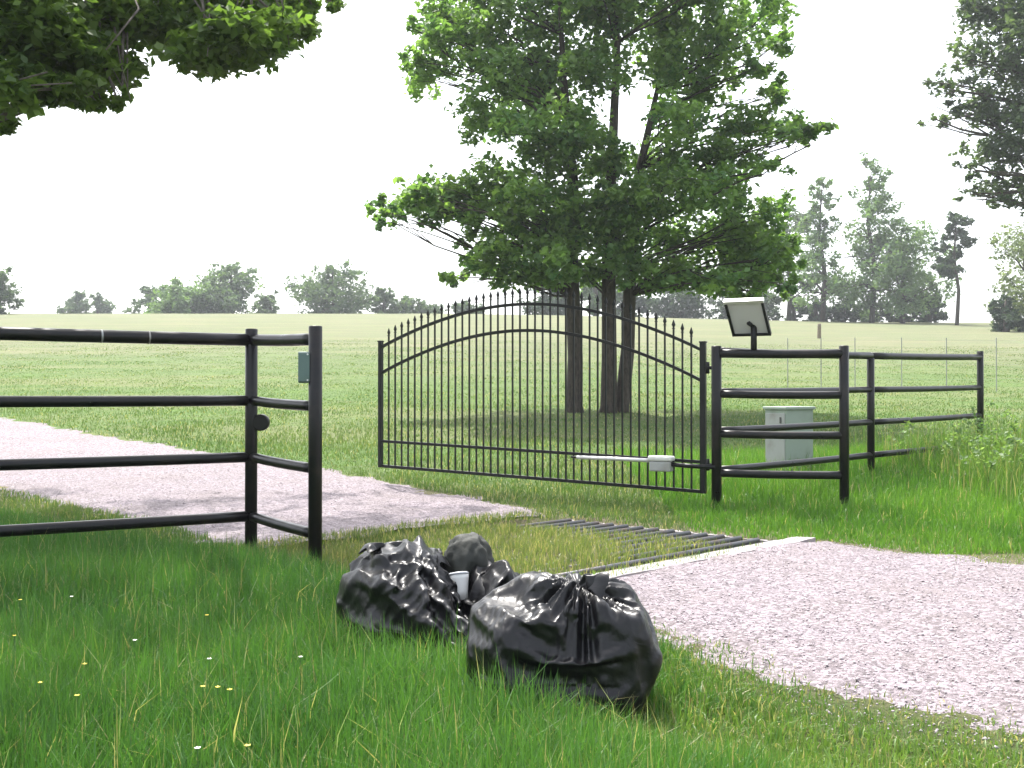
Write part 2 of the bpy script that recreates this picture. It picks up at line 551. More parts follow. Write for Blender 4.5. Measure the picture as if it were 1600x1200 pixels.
def beam(u0, u1, v0, v1, z0, z1, name='concrete_edge'):
    bm = bmesh.new()
    r = bmesh.ops.create_grid(bm, x_segments=max(2, int((u1 - u0) / .07)), y_segments=max(2, int((v1 - v0) / .07)), size=.5)
    for w in bm.verts:
        uu = u0 + (w.co.x + .5) * (u1 - u0); vv = v0 + (w.co.y + .5) * (v1 - v0)
        w.co = uv3(uu, vv, z1 + .008 * mnoise.noise(Vector((uu * 3, vv * 3, 1))) + .004 * mnoise.noise(Vector((uu * 14, vv * 14, 4))))
    e = bmesh.ops.extrude_face_region(bm, geom=bm.faces[:])
    for g in e['geom']:
        if isinstance(g, bmesh.types.BMVert):
            g.co.z = z0
    bmesh.ops.recalc_face_normals(bm, faces=bm.faces)
    obj(name, bm, M_CONC, guard)


beam(GU0 - .05, GU1 + .10, GV0 - .15, GV0 + .02, -.25, .018)
beam(GU1 - .02, GU1 + .10, GV0 + .03, GV1, -.25, -.03)

# ------------------------------------------------------------------ pipe fences
def post(parent, x, y, top, r=.046, cap=True, lo=-.35):
    bm = bmesh.new()
    z0 = gz(x, y) + lo
    tube(bm, [(x, y, z0), (x, y, top - .006), (x, y, top)], [r, r, r - .006], 20)
    return obj('post', bm, M_BLACK, parent, True)


def rail(parent, a, b, r):
    bm = bmesh.new()
    a = Vector(a); b = Vector(b)
    tube(bm, [a.lerp(b, t) + Vector((0, 0, -.006 * math.sin(math.pi * t))) for t in np.linspace(0, 1, 9)], r, 16)
    return obj('rail', bm, M_BLACK, parent, True)


def weld(parent, p, r):
    bm = bmesh.new()
    bmesh.ops.create_uvsphere(bm, u_segments=14, v_segments=8, radius=r, matrix=Matrix.Translation(Vector(p)))
    return bm


def shade_sharp(o):
    for p in o.data.polygons:
        p.use_smooth = len(p.vertices) == 4


P1 = (-1.97, 8.30)
D1 = np.array([-1.47, -.91]) / np.hypot(1.47, .91)
P0 = (P1[0] + D1[0] * 3.4, P1[1] + D1[1] * 3.4)
PL = (float(P2[0]), float(P2[1]))
fl = empty('pipe_fence', (P1[0], P1[1], 0), 'black four-rail pipe fence beside the bags, ending in two close posts', 'fence')
for (x, y), t, r in ((PL, 1.665, .047), (P1, 1.690, .046), (P0, 1.68, .046)):
    shade_sharp(post(fl, x, y, t, r))
LZ = [(1.606, .046), (1.147, .039), (.721, .039), (.276, .040)]
for (z, r) in LZ:
    rail(fl, (P1[0], P1[1], z), (P0[0], P0[1], z + .01), r)
for (z, r), z2 in zip(LZ, (1.575, 1.115, .685, .238)):
    rail(fl, (P1[0], P1[1], z), (PL[0], PL[1], z2), r * .93)
# two pale bands round the top rail
for px in (158, 232):
    k_ = (px - 800) / F
    t_ = (k_ * P1[1] - P1[0]) / (D1[0] - k_ * D1[1])
    c_ = Vector((P1[0] + D1[0] * t_, P1[1] + D1[1] * t_, 1.606 + .01 * t_ / 3.4 - .006 * math.sin(math.pi * t_ / 3.4)))
    dv_ = Vector((D1[0], D1[1], 0))
    bm = bmesh.new(); tube(bm, [c_ - dv_ * .006, c_ + dv_ * .006], .0475, 20)
    obj('band', bm, M_WIRE, fl, True)
# round latch plate beside the inner post
bm = bmesh.new()
c = Vector((P1[0] + .075, P1[1] - .005, 1.2 + (615 - 660) / F * 8.3))
tube(bm, [c + Vector((0, -.035, 0)), c + Vector((0, -.028, 0)), c + Vector((0, .028, 0)), c + Vector((0, .035, 0))], [.055, .063, .063, .055], 28)
shade_sharp(obj('latch_plate', bm, M_BLACK, fl, True))
bm = bmesh.new()
box(bm, c + Vector((-.045, 0, 0)), (.07, .03, .045), None, .004)
obj('latch_bracket', bm, M_BLACK, fl)

# small box strapped to the end post
bx = PL[0] - .072; by = PL[1] + .02
bz = 1.2 + (615 - 574) / F * 7.55
cb = empty('control_box', (bx, by, bz - .11), 'small dull teal control box strapped to the end post of the pipe fence', 'box')
bm = bmesh.new(); box(bm, (bx, by, bz), (.085, .10, .215), None, .008); obj('housing', bm, M_BOX, cb)
bm = bmesh.new(); box(bm, (bx, by - .054, bz), (.078, .012, .20), None, .004); lid = obj('lid', bm, M_BOX, cb)
for dz in (-.088, .088):
    bm = bmesh.new(); tube(bm, [(bx + .026, by - .058, bz + dz), (bx + .026, by - .064, bz + dz)], .006, 10); obj('screw', bm, M_ALU, cb)

HP = (2.10, 11.28)
Q = (3.35, 11.08)
R1 = (4.41, 13.5)
R2 = (6.61, 15.5)
fr = empty('pipe_fence', (HP[0], HP[1], 0), 'black pipe fence carrying the gate, with a short front panel and a long back panel', 'fence')
for (x, y), t, r in ((HP, 1.69, .052), (Q, 1.685, .048), (R1, 1.64, .045), (R2, 1.80, .044)):
    shade_sharp(post(fr, x, y, t, r))
RZ = [(1.615, .046), (1.197, .040), (.788, .040), (.386, .041)]
for z, r in RZ:
    rail(fr, (HP[0], HP[1], z), (Q[0], Q[1], z - .01), r)
BZ = [(1.665, 1.665, 1.715), (1.25, 1.25, 1.286), (.85, .85, .893), (.445, .445, .495)]
for (za, zb, zcc), (_, r) in zip(BZ, RZ):
    rail(fr, (HP[0], HP[1], za - .03), (R1[0], R1[1], zb), r * .93)
    rail(fr, (R1[0], R1[1], zb), (R2[0], R2[1], zcc), r * .93)

# ------------------------------------------------------------------ arched gate, standing open
GH = np.array([2.005, 11.36]); GL = np.array([-1.65, 13.6])
glen = float(np.linalg.norm(GL - GH)); gd = (GL - GH) / glen
gn = Vector((gd[1], -gd[0], 0))
gate = empty('driveway_gate', (GH[0], GH[1], .15), 'black arched driveway gate with spear-topped pickets standing open on the grass', 'gate')
GROT = Matrix.Rotation(math.atan2(gd[1], gd[0]), 3, 'Z')


def gp(s, z):
    """s metres from the hinge, z above the gate's bottom rail"""
    return Vector((GH[0] + gd[0] * s, GH[1] + gd[1] * s, .166 + .124 * s / glen + z))


def arch(s, end, rise):
    t = s / glen
    return end + rise * math.sin(math.pi * t) ** .9


def bar(name, s0, s1, z, w, d):
    bm = bmesh.new()
    a, b = gp(s0, z), gp(s1, z)
    c = (a + b) / 2
    t = (b - a)
    rot = t.to_track_quat('X', 'Z').to_matrix()
    box(bm, c, (t.length, d, w), rot, .003)
    return obj(name, bm, M_GATE, gate)


for s, w in ((.03, .06), (glen - .03, .05)):
    bm = bmesh.new()
    h = 1.56 if s < 1 else 1.55
    box(bm, gp(s, h / 2), (w, .05, h), GROT, .004)
    st = obj('stile', bm, M_GATE, gate)
    bm = bmesh.new(); box(bm, gp(s, h + .008), (w + .012, .062, .016), GROT, .004)
    obj('cap', bm, M_GATE, st)
bar('bottom_rail', .062, glen - .057, 0.018, .036, .034)
bar('lower_rail', .062, glen - .057, .325, .034, .032)
for nm, e0, rs in (('arched_rail', 1.46, .53), ('arched_rail', 1.14, .55)):
    bm = bmesh.new()
    prev = None
    ss = np.linspace(.055, glen - .05, 41)
    rings = []
    for s in ss:
        q = gp(s, arch(s, e0, rs))
        rings.append([bm.verts.new(q + gn * a + Vector((0, 0, b))) for a, b in ((-.017, -.017), (.017, -.017), (.017, .017), (-.017, .017))])
    for a, b in zip(rings[:-1], rings[1:]):
        for k in range(4):
            bm.faces.new((a[k], a[(k + 1) % 4], b[(k + 1) % 4], b[k]))
    bm.faces.new(rings[0][::-1]); bm.faces.new(rings[-1])
    obj(nm, bm, M_GATE, gate)
NP = 41
for i in range(NP):
    s = .06 + (glen - .117) * (i + 1) / (NP + 1)
    top = arch(s, 1.46, .53) + .085
    bm = bmesh.new()
    box(bm, gp(s, (top + .037) / 2), (.0165, .0165, top - .037), GROT)
    pk = obj('picket', bm, M_GATE, gate)
    bm = bmesh.new()
    q = gp(s, top)
    def ring(z, w, d):
        return [bm.verts.new(q + Vector((gd[0], gd[1], 0)) * (a * w) + gn * (b * d) + Vector((0, 0, z))) for a, b in ((-1, -1), (1, -1), (1, 1), (-1, 1))]
    rr = [ring(.001, .013, .013), ring(.012, .013, .013), ring(.014, .008, .008), ring(.026, .009, .008), ring(.045, .019, .009), ring(.10, .002, .002)]
    for a, b in zip(rr[:-1], rr[1:]):
        for k in range(4):
            bm.faces.new((a[k], a[(k + 1) % 4], b[(k + 1) % 4], b[k]))
    bm.faces.new(rr[0][::-1]); bm.faces.new(rr[-1])
    obj('spear_tip', bm, M_GATE, pk)
for z in (.30, 1.30):
    bm = bmesh.new()
    a = gp(.02, z); b = Vector((HP[0], HP[1], a.z))
    tube(bm, [a, a.lerp(b, .9)], .018, 12)
    tube(bm, [a + Vector((.03, -.03, -.06)), a + Vector((.03, -.03, .06))], .022, 14)
    obj('hinge', bm, M_GATE, gate, True)

# gate opener: housing, pushing rod and rear bracket
op_z = 1.2 + (615 - 722) / F * 11.5
off = gn * -.09 if gn.y > 0 else gn * .09
oh = gp(.46, 0); oh.z = op_z
oh += off
op = empty('gate_opener', (oh.x, oh.y, op_z - .08), 'pale gate opener arm with a grey motor housing fixed low on the gate', 'gate opener')
ax = Vector((gd[0], gd[1], 0))
bm = bmesh.new(); box(bm, oh + Vector((0, 0, .038)), (.27, .12, .055), GROT, .018); obj('cover', bm, M_WHITEPL, op, False)
bm = bmesh.new(); box(bm, oh + Vector((0, 0, -.045)), (.24, .105, .105), GROT, .015); obj('motor_housing', bm, M_CABD, op, False)
bm = bmesh.new()
tube(bm, [oh + ax * .11 + Vector((0, 0, .012)), oh + ax * 1.0 + Vector((0, 0, .02))], .021, 14); obj('rod', bm, M_ALU, op, True)
bm = bmesh.new()
tube(bm, [oh + ax * .96 + Vector((0, 0, .02)), oh + ax * 1.06 + Vector((0, 0, .02)), oh + ax * 1.10 - off * .7 + Vector((0, 0, .02))], .014, 10); obj('rod_bracket', bm, M_GATE, op, True)
bm = bmesh.new()
tube(bm, [oh - ax * .11 + Vector((0, 0, -.02)), oh - ax * .28 + Vector((0, 0, -.03)), Vector((HP[0] - .02, HP[1] - .04, op_z - .035))], .024, 12); obj('arm', bm, M_GATE, op, True)

# ------------------------------------------------------------------ solar panel on its post
sx = (1178 - 800) / F * 11.22
sy = HP[1] + (Q[1] - HP[1]) * (sx - HP[0]) / (Q[0] - HP[0])
sp = empty('solar_panel', (sx, sy, 1.61), 'small tilted solar panel on a black stub fixed to the fence top rail', 'solar panel')
pz = 1.2 + (615 - 497) / F * 11.22
bm = bmesh.new(); tube(bm, [(sx, sy, 1.612), (sx, sy, pz - .05)], .032, 16); obj('stub_post', bm, M_GATE, sp, True)
pc = Vector((sx - .075, sy - .06, pz))
# panel axes: ez runs up the slope, towards the camera and to the left; the cells face away and up
ex = Vector((1, -.53, .0)).normalized()
ez = Vector((-.40, -.755, .9)).normalized()
ey = ez.cross(ex)
R = Matrix((ex, ey, ez)).transposed()
PWID, PHGT = .376, .437
bm = bmesh.new(); box(bm, pc, (PWID - .03, .012, PHGT - .03), R); obj('backsheet', bm, M_BACKS, sp)
bm = bmesh.new(); box(bm, pc + ey * .010 * (1 if ey.z > 0 else -1), (PWID - .032, .006, PHGT - .032), R); obj('cells', bm, M_CELL, sp)
for nm, c, s, mt in (('frame_side', pc + ex * (PWID / 2), (.028, .04, PHGT), M_GATE), ('frame_side', pc - ex * (PWID / 2), (.028, .04, PHGT), M_GATE),
                     ('frame_bottom', pc - ez * (PHGT / 2), (PWID + .028, .042, .028), M_GATE), ('frame_top', pc + ez * (PHGT / 2), (PWID + .036, .05, .036), M_ALU)):  # top bar alone pale: its sunlit brightness is put into the material
    bm = bmesh.new(); box(bm, c, s, R, .003); obj(nm, bm, mt, sp)
bm = bmesh.new(); tube(bm, [(sx, sy, pz - .09), pc - ey * .02 * (1 if ey.z > 0 else -1) - ez * .05], .022, 10); obj('tilt_bracket', bm, M_GATE, sp, True)

# ------------------------------------------------------------------ utility cabinet
ux, uy = (1233 - 800) / F * 14.2, 14.2
uz = gz(ux, uy)
uc = empty('utility_cabinet', (ux, uy, uz), 'grey-green metal utility cabinet standing in the grass behind the fence', 'cabinet')
ch_top = 1.2 + (615 - 636) / F * 14.2
hh = ch_top - uz
ur = Matrix.Rotation(math.radians(33), 3, 'Z')
fx = ur @ Vector((1, 0, 0)); fy = ur @ Vector((0, 1, 0))
cw, cd = .50, .36
cc = Vector((ux, uy, uz + hh / 2 - .02))
bm = bmesh.new(); box(bm, cc, (cw, cd, hh - .02), ur, .008); obj('body', bm, M_CAB, uc)
bm = bmesh.new(); box(bm, Vector((ux, uy, ch_top - .012)), (cw + .05, cd + .05, .04), ur, .01); obj('lid', bm, M_CAB, uc)
bm = bmesh.new(); box(bm, cc - fx * (cw / 2 + .006) + Vector((0, 0, -.01)), (.014, cd - .03, hh - .10), ur, .004); dr = obj('door', bm, M_CABD, uc)
bm = bmesh.new(); box(bm, cc - fx * (cw / 2 + .018) - fy * .1 + Vector((0, 0, hh * .32)), (.02, .02, .08), ur, .003); obj('handle', bm, M_GREYPL, uc)
bm = bmesh.new(); box(bm, Vector((ux, uy, uz + .0)), (cw + .12, cd + .12, .08), ur, .01); obj('pad', bm, M_CONC, uc)

# ------------------------------------------------------------------ field fence and a far post
wf = empty('wire_fence', (10, 30, gz(10, 30)), 'thin wire field fence on steel stakes crossing the meadow', 'fence')
wfx = [(1231, 29.6), (1283, 29.8), (1336, 30), (1409, 30.2), (1479, 30.4), (1557, 30.6), (1640, 30.8)]
pp = []
for x, D in wfx:
    X = (x - 800) / F * D
    zb = gz(X, D)
    bm = bmesh.new(); box(bm, (X, D, zb + .65), (.022, .012, 1.7)); box(bm, (X, D + .011, zb + .65), (.006, .012, 1.7)); obj('stake', bm, M_WIRE, wf)
    pp.append((X, D, zb))
for hgt in (.35, .75, 1.1, 1.42):
    bm = bmesh.new()
    tube(bm, [(a, b - .012, c + hgt) for a, b, c in pp], .002, 5)
    obj('wire', bm, M_WIRE, wf)
D = 72
X = (1280 - 800) / F * D
zb = gz(X, D)
fp = empty('wooden_post', (X, D, zb), 'short weathered wooden post standing alone in the meadow', 'post')
bm = bmesh.new(); tube(bm, [(X, D, zb - .3), (X + .01, D, zb + .4), (X + .02, D, zb + .94), (X + .02, D, zb + .97)], [.13, .125, .115, .09], 10); obj('shaft', bm, M_WOOD, fp)
bm = bmesh.new()
tube(bm, [(X + .14, D - .1, zb + .9), (X, D - .14, zb + .88), (X - .14, D - .1, zb + .86)], .008, 5); obj('wire', bm, M_WIRE, fp)

# ------------------------------------------------------------------ bin bags (cloth over a lumpy filling)
def ico(sub, r=1.0):
    bm = bmesh.new()
    bmesh.ops.create_icosphere(bm, subdivisions=sub, radius=r)
    return bm


def lump(d, half, e, seed, amp):
    """point on a lumpy rounded box in direction d"""
    d = d.normalized()
    k = (abs(d.x / half[0]) ** e + abs(d.y / half[1]) ** e + abs(d.z / half[2]) ** e) ** (-1 / e)
    n = mnoise.noise(d * 1.7 + Vector((seed, 0, 0))) + .5 * mnoise.noise(d * 3.6 + Vector((0, seed, 0)))
    return d * k * (1 + amp * n)


def drape(cloth_bm, cores, frames, shrink, z_floor, stiff=6.0, mass=.12):
    """lets a plastic sheet settle over rigid lumps and returns the settled mesh, subdivided once"""
    helpers = []
    for cbm in cores:
        me = bpy.data.meshes.new('filling'); cbm.to_mesh(me); cbm.free()
        o = bpy.data.objects.new('filling', me); COL.objects.link(o)
        o.modifiers.new('c', 'COLLISION'); o.collision.thickness_outer = .006; o.collision.cloth_friction = 14
        helpers.append(o)
    fb = bmesh.new(); bmesh.ops.create_grid(fb, x_segments=2, y_segments=2, size=2, matrix=Matrix.Translation((0, 0, z_floor)))
    me = bpy.data.meshes.new('filling'); fb.to_mesh(me); fb.free()
    o = bpy.data.objects.new('filling', me); COL.objects.link(o); o.modifiers.new('c', 'COLLISION'); o.collision.thickness_outer = .006
    helpers.append(o)
    me = bpy.data.meshes.new('sheet'); cloth_bm.to_mesh(me); cloth_bm.free()
    c = bpy.data.objects.new('sheet', me); COL.objects.link(c)
    m = c.modifiers.new('cl', 'CLOTH')
    s = m.settings
    s.quality = 6; s.mass = mass; s.tension_stiffness = stiff; s.compression_stiffness = stiff; s.shear_stiffness = stiff * .6; s.bending_stiffness = .02
    s.tension_damping = s.compression_damping = 8; s.air_damping = 3
    s.shrink_min = shrink; s.shrink_max = shrink
    m.collision_settings.distance_min = .006
    m.collision_settings.collision_quality = 3
    m.point_cache.frame_start, m.point_cache.frame_end = 1, frames + 1
    for f in range(1, frames + 1):
        SC.frame_set(f)
    sm = c.modifiers.new('s', 'SUBSURF'); sm.levels = 2; sm.render_levels = 2
    dg = bpy.context.evaluated_depsgraph_get()
    out = bpy.data.meshes.new_from_object(c.evaluated_get(dg))
    SC.frame_set(1)
    for h in helpers + [c]:
        bpy.data.objects.remove(h, do_unlink=True)
    return out


def lumpbox(c, size, rot, bev=.05):
    bm = bmesh.new()
    R_ = Matrix.Rotation(math.radians(rot[2]), 3, 'Z') @ Matrix.Rotation(math.radians(rot[1]), 3, 'Y') @ Matrix.Rotation(math.radians(rot[0]), 3, 'X')
    box(bm, c, size, R_, bev)
    bmesh.ops.triangulate(bm, faces=bm.faces[:])
    return bm


def bag_arrays(me):
    n = len(me.vertices)
    co = np.empty(n * 3); me.vertices.foreach_get('co', co); co = co.reshape(-1, 3)
    no = np.empty(n * 3); me.vertices.foreach_get('normal', no); no = no.reshape(-1, 3)
    return co, no


def ridged(p, f, seed):
    w = .35 * vnoise(p[:, 0] * f * .5 + seed, p[:, 1] * f * .5, p[:, 2] * f * .5)
    return 1 - 2 * np.abs(vnoise(p[:, 0] * f + seed + w, p[:, 1] * f - seed, p[:, 2] * f + w))


def folds(p, kx, ky, kz, seed, warp=1.6):
    """long sharp creases running across the direction (kx, ky, kz)"""
    w = warp * vnoise(p[:, 0] * 5 + seed, p[:, 1] * 5, p[:, 2] * 5 - seed) + .5 * warp * vnoise(p[:, 0] * 11, p[:, 1] * 11 + seed, p[:, 2] * 11)
    a = np.abs(np.sin(p[:, 0] * kx + p[:, 1] * ky + p[:, 2] * kz + w + seed))
    m = np.clip(.5 + 1.1 * vnoise(p[:, 0] * 4 - seed, p[:, 1] * 4, p[:, 2] * 4 + seed), 0, 1.2)
    return (1 - a) * m


def finish_bag(name, me, mat, parent, co):
    me.vertices.foreach_set('co', co.ravel())
    me.update()
    me.materials.clear(); me.materials.append(mat)
    me.name = name
    me.shade_smooth()
    o = bpy.data.objects.new(name, me)
    COL.objects.link(o)
    o.parent = parent
    return o


def shell_sheet(half, e, seed, amp, cz, sub=5):
    bm = ico(sub)
    for w in bm.verts:
        d = w.co.normalized()
        q = lump(d, half, e, seed, amp)
        w.co = q + Vector((0, 0, cz))
    return bm


# tied bag
tb_loc = (.195, 4.13, gz(.195, 4.13))
tied = empty('bin_bag', tb_loc, 'full black bin bag tied shut at its gathered neck', 'bin bag')
cores = [lumpbox((-.15, .0, .165), (.34, .34, .30), (6, -8, 22)), lumpbox((.14, -.02, .165), (.32, .34, .30), (-5, 7, -12)),
         lumpbox((.225, -.05, .175), (.19, .26, .19), (0, 45, 5), .03), lumpbox((-.06, .07, .29), (.22, .2, .16), (8, 12, 30)), lumpbox((.19, .04, .29), (.16, .2, .13), (0, -14, 10))]
tsc = np.array([.95, 1.08, 1.24])
tme = drape(shell_sheet((.40, .27, .23), 2.7, 3.0, .06, .215), cores, 26, .06, .0)
co, no = bag_arrays(tme)
nk = np.array([.065, -.05])
dx_, dy_ = co[:, 0] - nk[0], co[:, 1] - nk[1]
rr_ = np.hypot(dx_, dy_); az = np.arctan2(dy_, dx_)
upm = np.clip(no[:, 2] * 1.5 + .55, 0, 1) * (co[:, 2] > .12)
fold = np.exp(-((rr_ - .10) / .10) ** 2) * upm
wave = np.sin(az * 8 + 1.6 * np.sin(az * 2 + 1) + 3 * rr_) * .6 + np.sin(az * 15 + 2 + 9 * rr_) * .4
sharp = 1 - 2 * np.abs(wave)
disp = .020 * fold * sharp
disp += .007 * folds(co, 26, 9, 8, 1.0) + .005 * folds(co, -20, 12, 30, 4.0) + .003 * folds(co, 60, -30, 22, 7.0)
co2 = co + no * disp[:, None]
pull = np.exp(-(rr_ / .055) ** 2) * (no[:, 2] > .1) * (co[:, 2] > .2)
co2[:, 2] += .035 * pull
co2 *= tsc
finish_bag('bag_body', tme, M_BAG, tied, co2)
top = Vector(co2[np.argmin(rr_ + 5 * (co[:, 2] < .2))])


def ruffle(name, base, axis_, length, r0, r1, waves, seed, mat, parent, amp=.5, nz=16, na=120, sag=0.0):
    rnd = random.Random(seed)
    ph = [rnd.uniform(0, 6.28) for _ in range(6)]
    ax_ = Vector(axis_).normalized()
    s1 = ax_.orthogonal().normalized(); s2 = ax_.cross(s1)
    verts, faces = [], []
    for j in range(nz):
        t = j / (nz - 1)
        r = r0 + (r1 - r0) * t ** 1.4
        for i in range(na):
            a = 2 * math.pi * i / na
            wv = math.sin(a * waves + ph[0] + 1.2 * math.sin(a * 2 + ph[1])) * .6 + math.sin(a * (waves * 2 + 1) + ph[2]) * .3 + .4 * math.sin(a * 3 + ph[3])
            rr = r * (1 + amp * wv * (.35 + .65 * t))
            ln = length * t * (1 + .30 * math.sin(a * 2 + ph[4]) + .16 * math.sin(a * 5 + ph[5]))
            p = Vector(base) + ax_ * ln + (s1 * math.cos(a) + s2 * math.sin(a)) * rr
            p.z -= sag * t * t * max(0, rr - r0) * 3
            verts.append(p)
    for j in range(nz - 1):
        for i in range(na):
            faces.append((j * na + i, j * na + (i + 1) % na, (j + 1) * na + (i + 1) % na, (j + 1) * na + i))
    me = bpy.data.meshes.new(name)
    me.from_pydata(verts, [], faces)
    me.materials.append(mat); me.shade_smooth()
    o = bpy.data.objects.new(name, me); COL.objects.link(o); o.parent = parent
    return o


ruffle('tied_neck', top + Vector((0, 0, -.012)), (.85, -.15, .6), .105, .024, .078, 4, 5, M_BAG, tied, .38, sag=.5)

# open, slumped bag
ob_loc = (-.34, 5.17, gz(-.34, 5.17))
opened = empty('bin_bag', ob_loc, 'torn open black bin bag slumped in the grass beside the tied bag', 'bin bag')
cores = [lumpbox((-.22, .0, .17), (.38, .34, .30), (5, 6, 14)), lumpbox((-.14, .02, .31), (.26, .24, .17), (-6, 9, 30)), lumpbox((.10, .06, .12), (.40, .34, .2), (0, -4, -10)),
         lumpbox((.27, -.02, .19), (.20, .24, .2), (10, 14, 20))]
ome = drape(shell_sheet((.45, .29, .255), 2.5, 9.0, .10, .235), cores, 26, -.14, .0)
co, no = bag_arrays(ome)
up = np.clip(no[:, 2] + .6, 0, 1)
sw = co.copy(); sw[:, 0] = co[:, 0] * .8 + co[:, 2] * .6; sw[:, 1] *= .6
disp = (.030 * folds(co, 9, 14, 13, 3.0, 3.0) + .022 * folds(co, -13, 6, 24, 6.0, 2.6) + .011 * folds(co, 40, -14, -20, 9.0, 2.0) + .007 * folds(co, -40, 50, 44, 2.0)) * (.35 + .65 * up) - .015
mouth = np.exp(-((co[:, 0] - .10) / .13) ** 2 - ((co[:, 1] + .08) / .16) ** 2) * (co[:, 2] > .14)
co2 = co + no * disp[:, None]
co2[:, 2] -= .075 * mouth
rim = np.exp(-((np.hypot((co[:, 0] - .10) / 1.0, (co[:, 1] + .06) / 1.0) - .19) / .045) ** 2) * (co[:, 2] > .16)
co2[:, 2] += rim * (.022 + .016 * np.sin(np.arctan2(co[:, 1] + .06, co[:, 0] - .1) * 7 + 1) + .012 * ridged(co, 20, 1.0))
co2 *= np.array([.95, 1.5, 1.16])
co2[:, 0] -= .35 * (co2[:, 1]) * (co2[:, 1] < 0)
obody = finish_bag('bag_body', ome, M_BAG, opened, co2)


def crumple(name, base, size, seed, parent, mat=M_BAG, n=5, ridge=True):
    """a crumpled handful of plastic sheet"""
    bm = ico(n)
    for w in bm.verts:
        d = w.co.normalized()
        o1 = Vector((seed * 3.1, seed, -seed))
        if ridge:
            q = Vector((d.x, d.y * .5, d.z * .6))
            r = .74 + .20 * (1 - abs(mnoise.noise(q * 2.6 + o1)) * 2) + .08 * (1 - abs(mnoise.noise(q * 6 + o1 * 2)) * 2)
        else:
            r = .93 + .16 * (1 - 2 * abs(mnoise.noise(d * 1.7 + o1))) * .6 + .14 * mnoise.noise(d * 1.8 + o1) + .06 * mnoise.noise(d * 4.5 + o1) + .02 * mnoise.noise(d * 11 + o1)
        w.co = Vector((d.x * size[0], d.y * size[1], d.z * size[2])) * r + Vector(base)
    me = bpy.data.meshes.new(name); bm.to_mesh(me); bm.free()
    me.materials.append(mat); me.shade_smooth()
    o = bpy.data.objects.new(name, me); COL.objects.link(o); o.parent = parent
    return o


ruffle('torn_edge', (-.19, -.02, .40), (.15, -.45, 1), .10, .09, .17, 5, 11, M_BAG, opened, .34, sag=.35)
ruffle('torn_edge', (.27, -.02, .30), (.4, -.5, .8), .08, .06, .12, 4, 12, M_BAG, opened, .4, sag=.5)
# things lying in the open mouth
M_RAG = mat_paint('dusty_dark_rag', (.022, .025, .021), .7, 0, (.045, .045, .036), .6, 20, .5)
rag = crumple('dark_bundle', (-.34 + .125, 5.17 + .17, ob_loc[2] + .37), (.125, .12, .145), 7, None, M_RAG, ridge=False)
tag(rag, 'lumpy dark olive bundle sticking out of the open bin bag', 'bundle')


def hit(px, py, o):
    """where the line of sight through a photo point meets an object"""
    inv = Matrix.Translation(-(o.parent.location))
    a = inv @ Vector((0, 0, CH)); dvec = Vector(pt(px, py, 1.0) - np.array([0, 0, CH])).normalized()
    ok, loc, nor, _ = o.ray_cast(a, dvec)
    return (loc + o.parent.location) if ok else Vector(pt(px, py, 5.3))


bpy.context.view_layer.update()
ch_ = hit(720, 932, obody)
cax = Vector((-.12, .25, .9)).normalized()
cupc = ch_ + Vector((0, -.028, .0))
cup = empty('paper_cup', cupc, 'crushed pale grey paper cup lying in the open bin bag', 'cup')
bm = bmesh.new()
tube(bm, [cupc - cax * .012, cupc + cax * .03, cupc + cax * .085, cupc + cax * .105], [.036, .040, .047, .049], 24, True)
for w in bm.verts:
    w.co += Vector((.006 * mnoise.noise(w.co * 30), .006 * mnoise.noise(w.co * 30 + Vector((5, 0, 0))), 0))
obj('cup_wall', bm, M_WHITEPL, cup, True)
bm = bmesh.new()
tube(bm, [cupc + cax * .106, cupc + cax * .113, cupc + cax * .117], [.052, .052, .045], 24, True)
obj('lid', bm, mat_paint('grey_lid', (.45, .47, .50), .35, 0, (.3, .3, .3), .4, 14, .05), cup, True)
BAGS = [(.195, 4.13, .33, .27), (-.30, 5.15, .39, .42)]

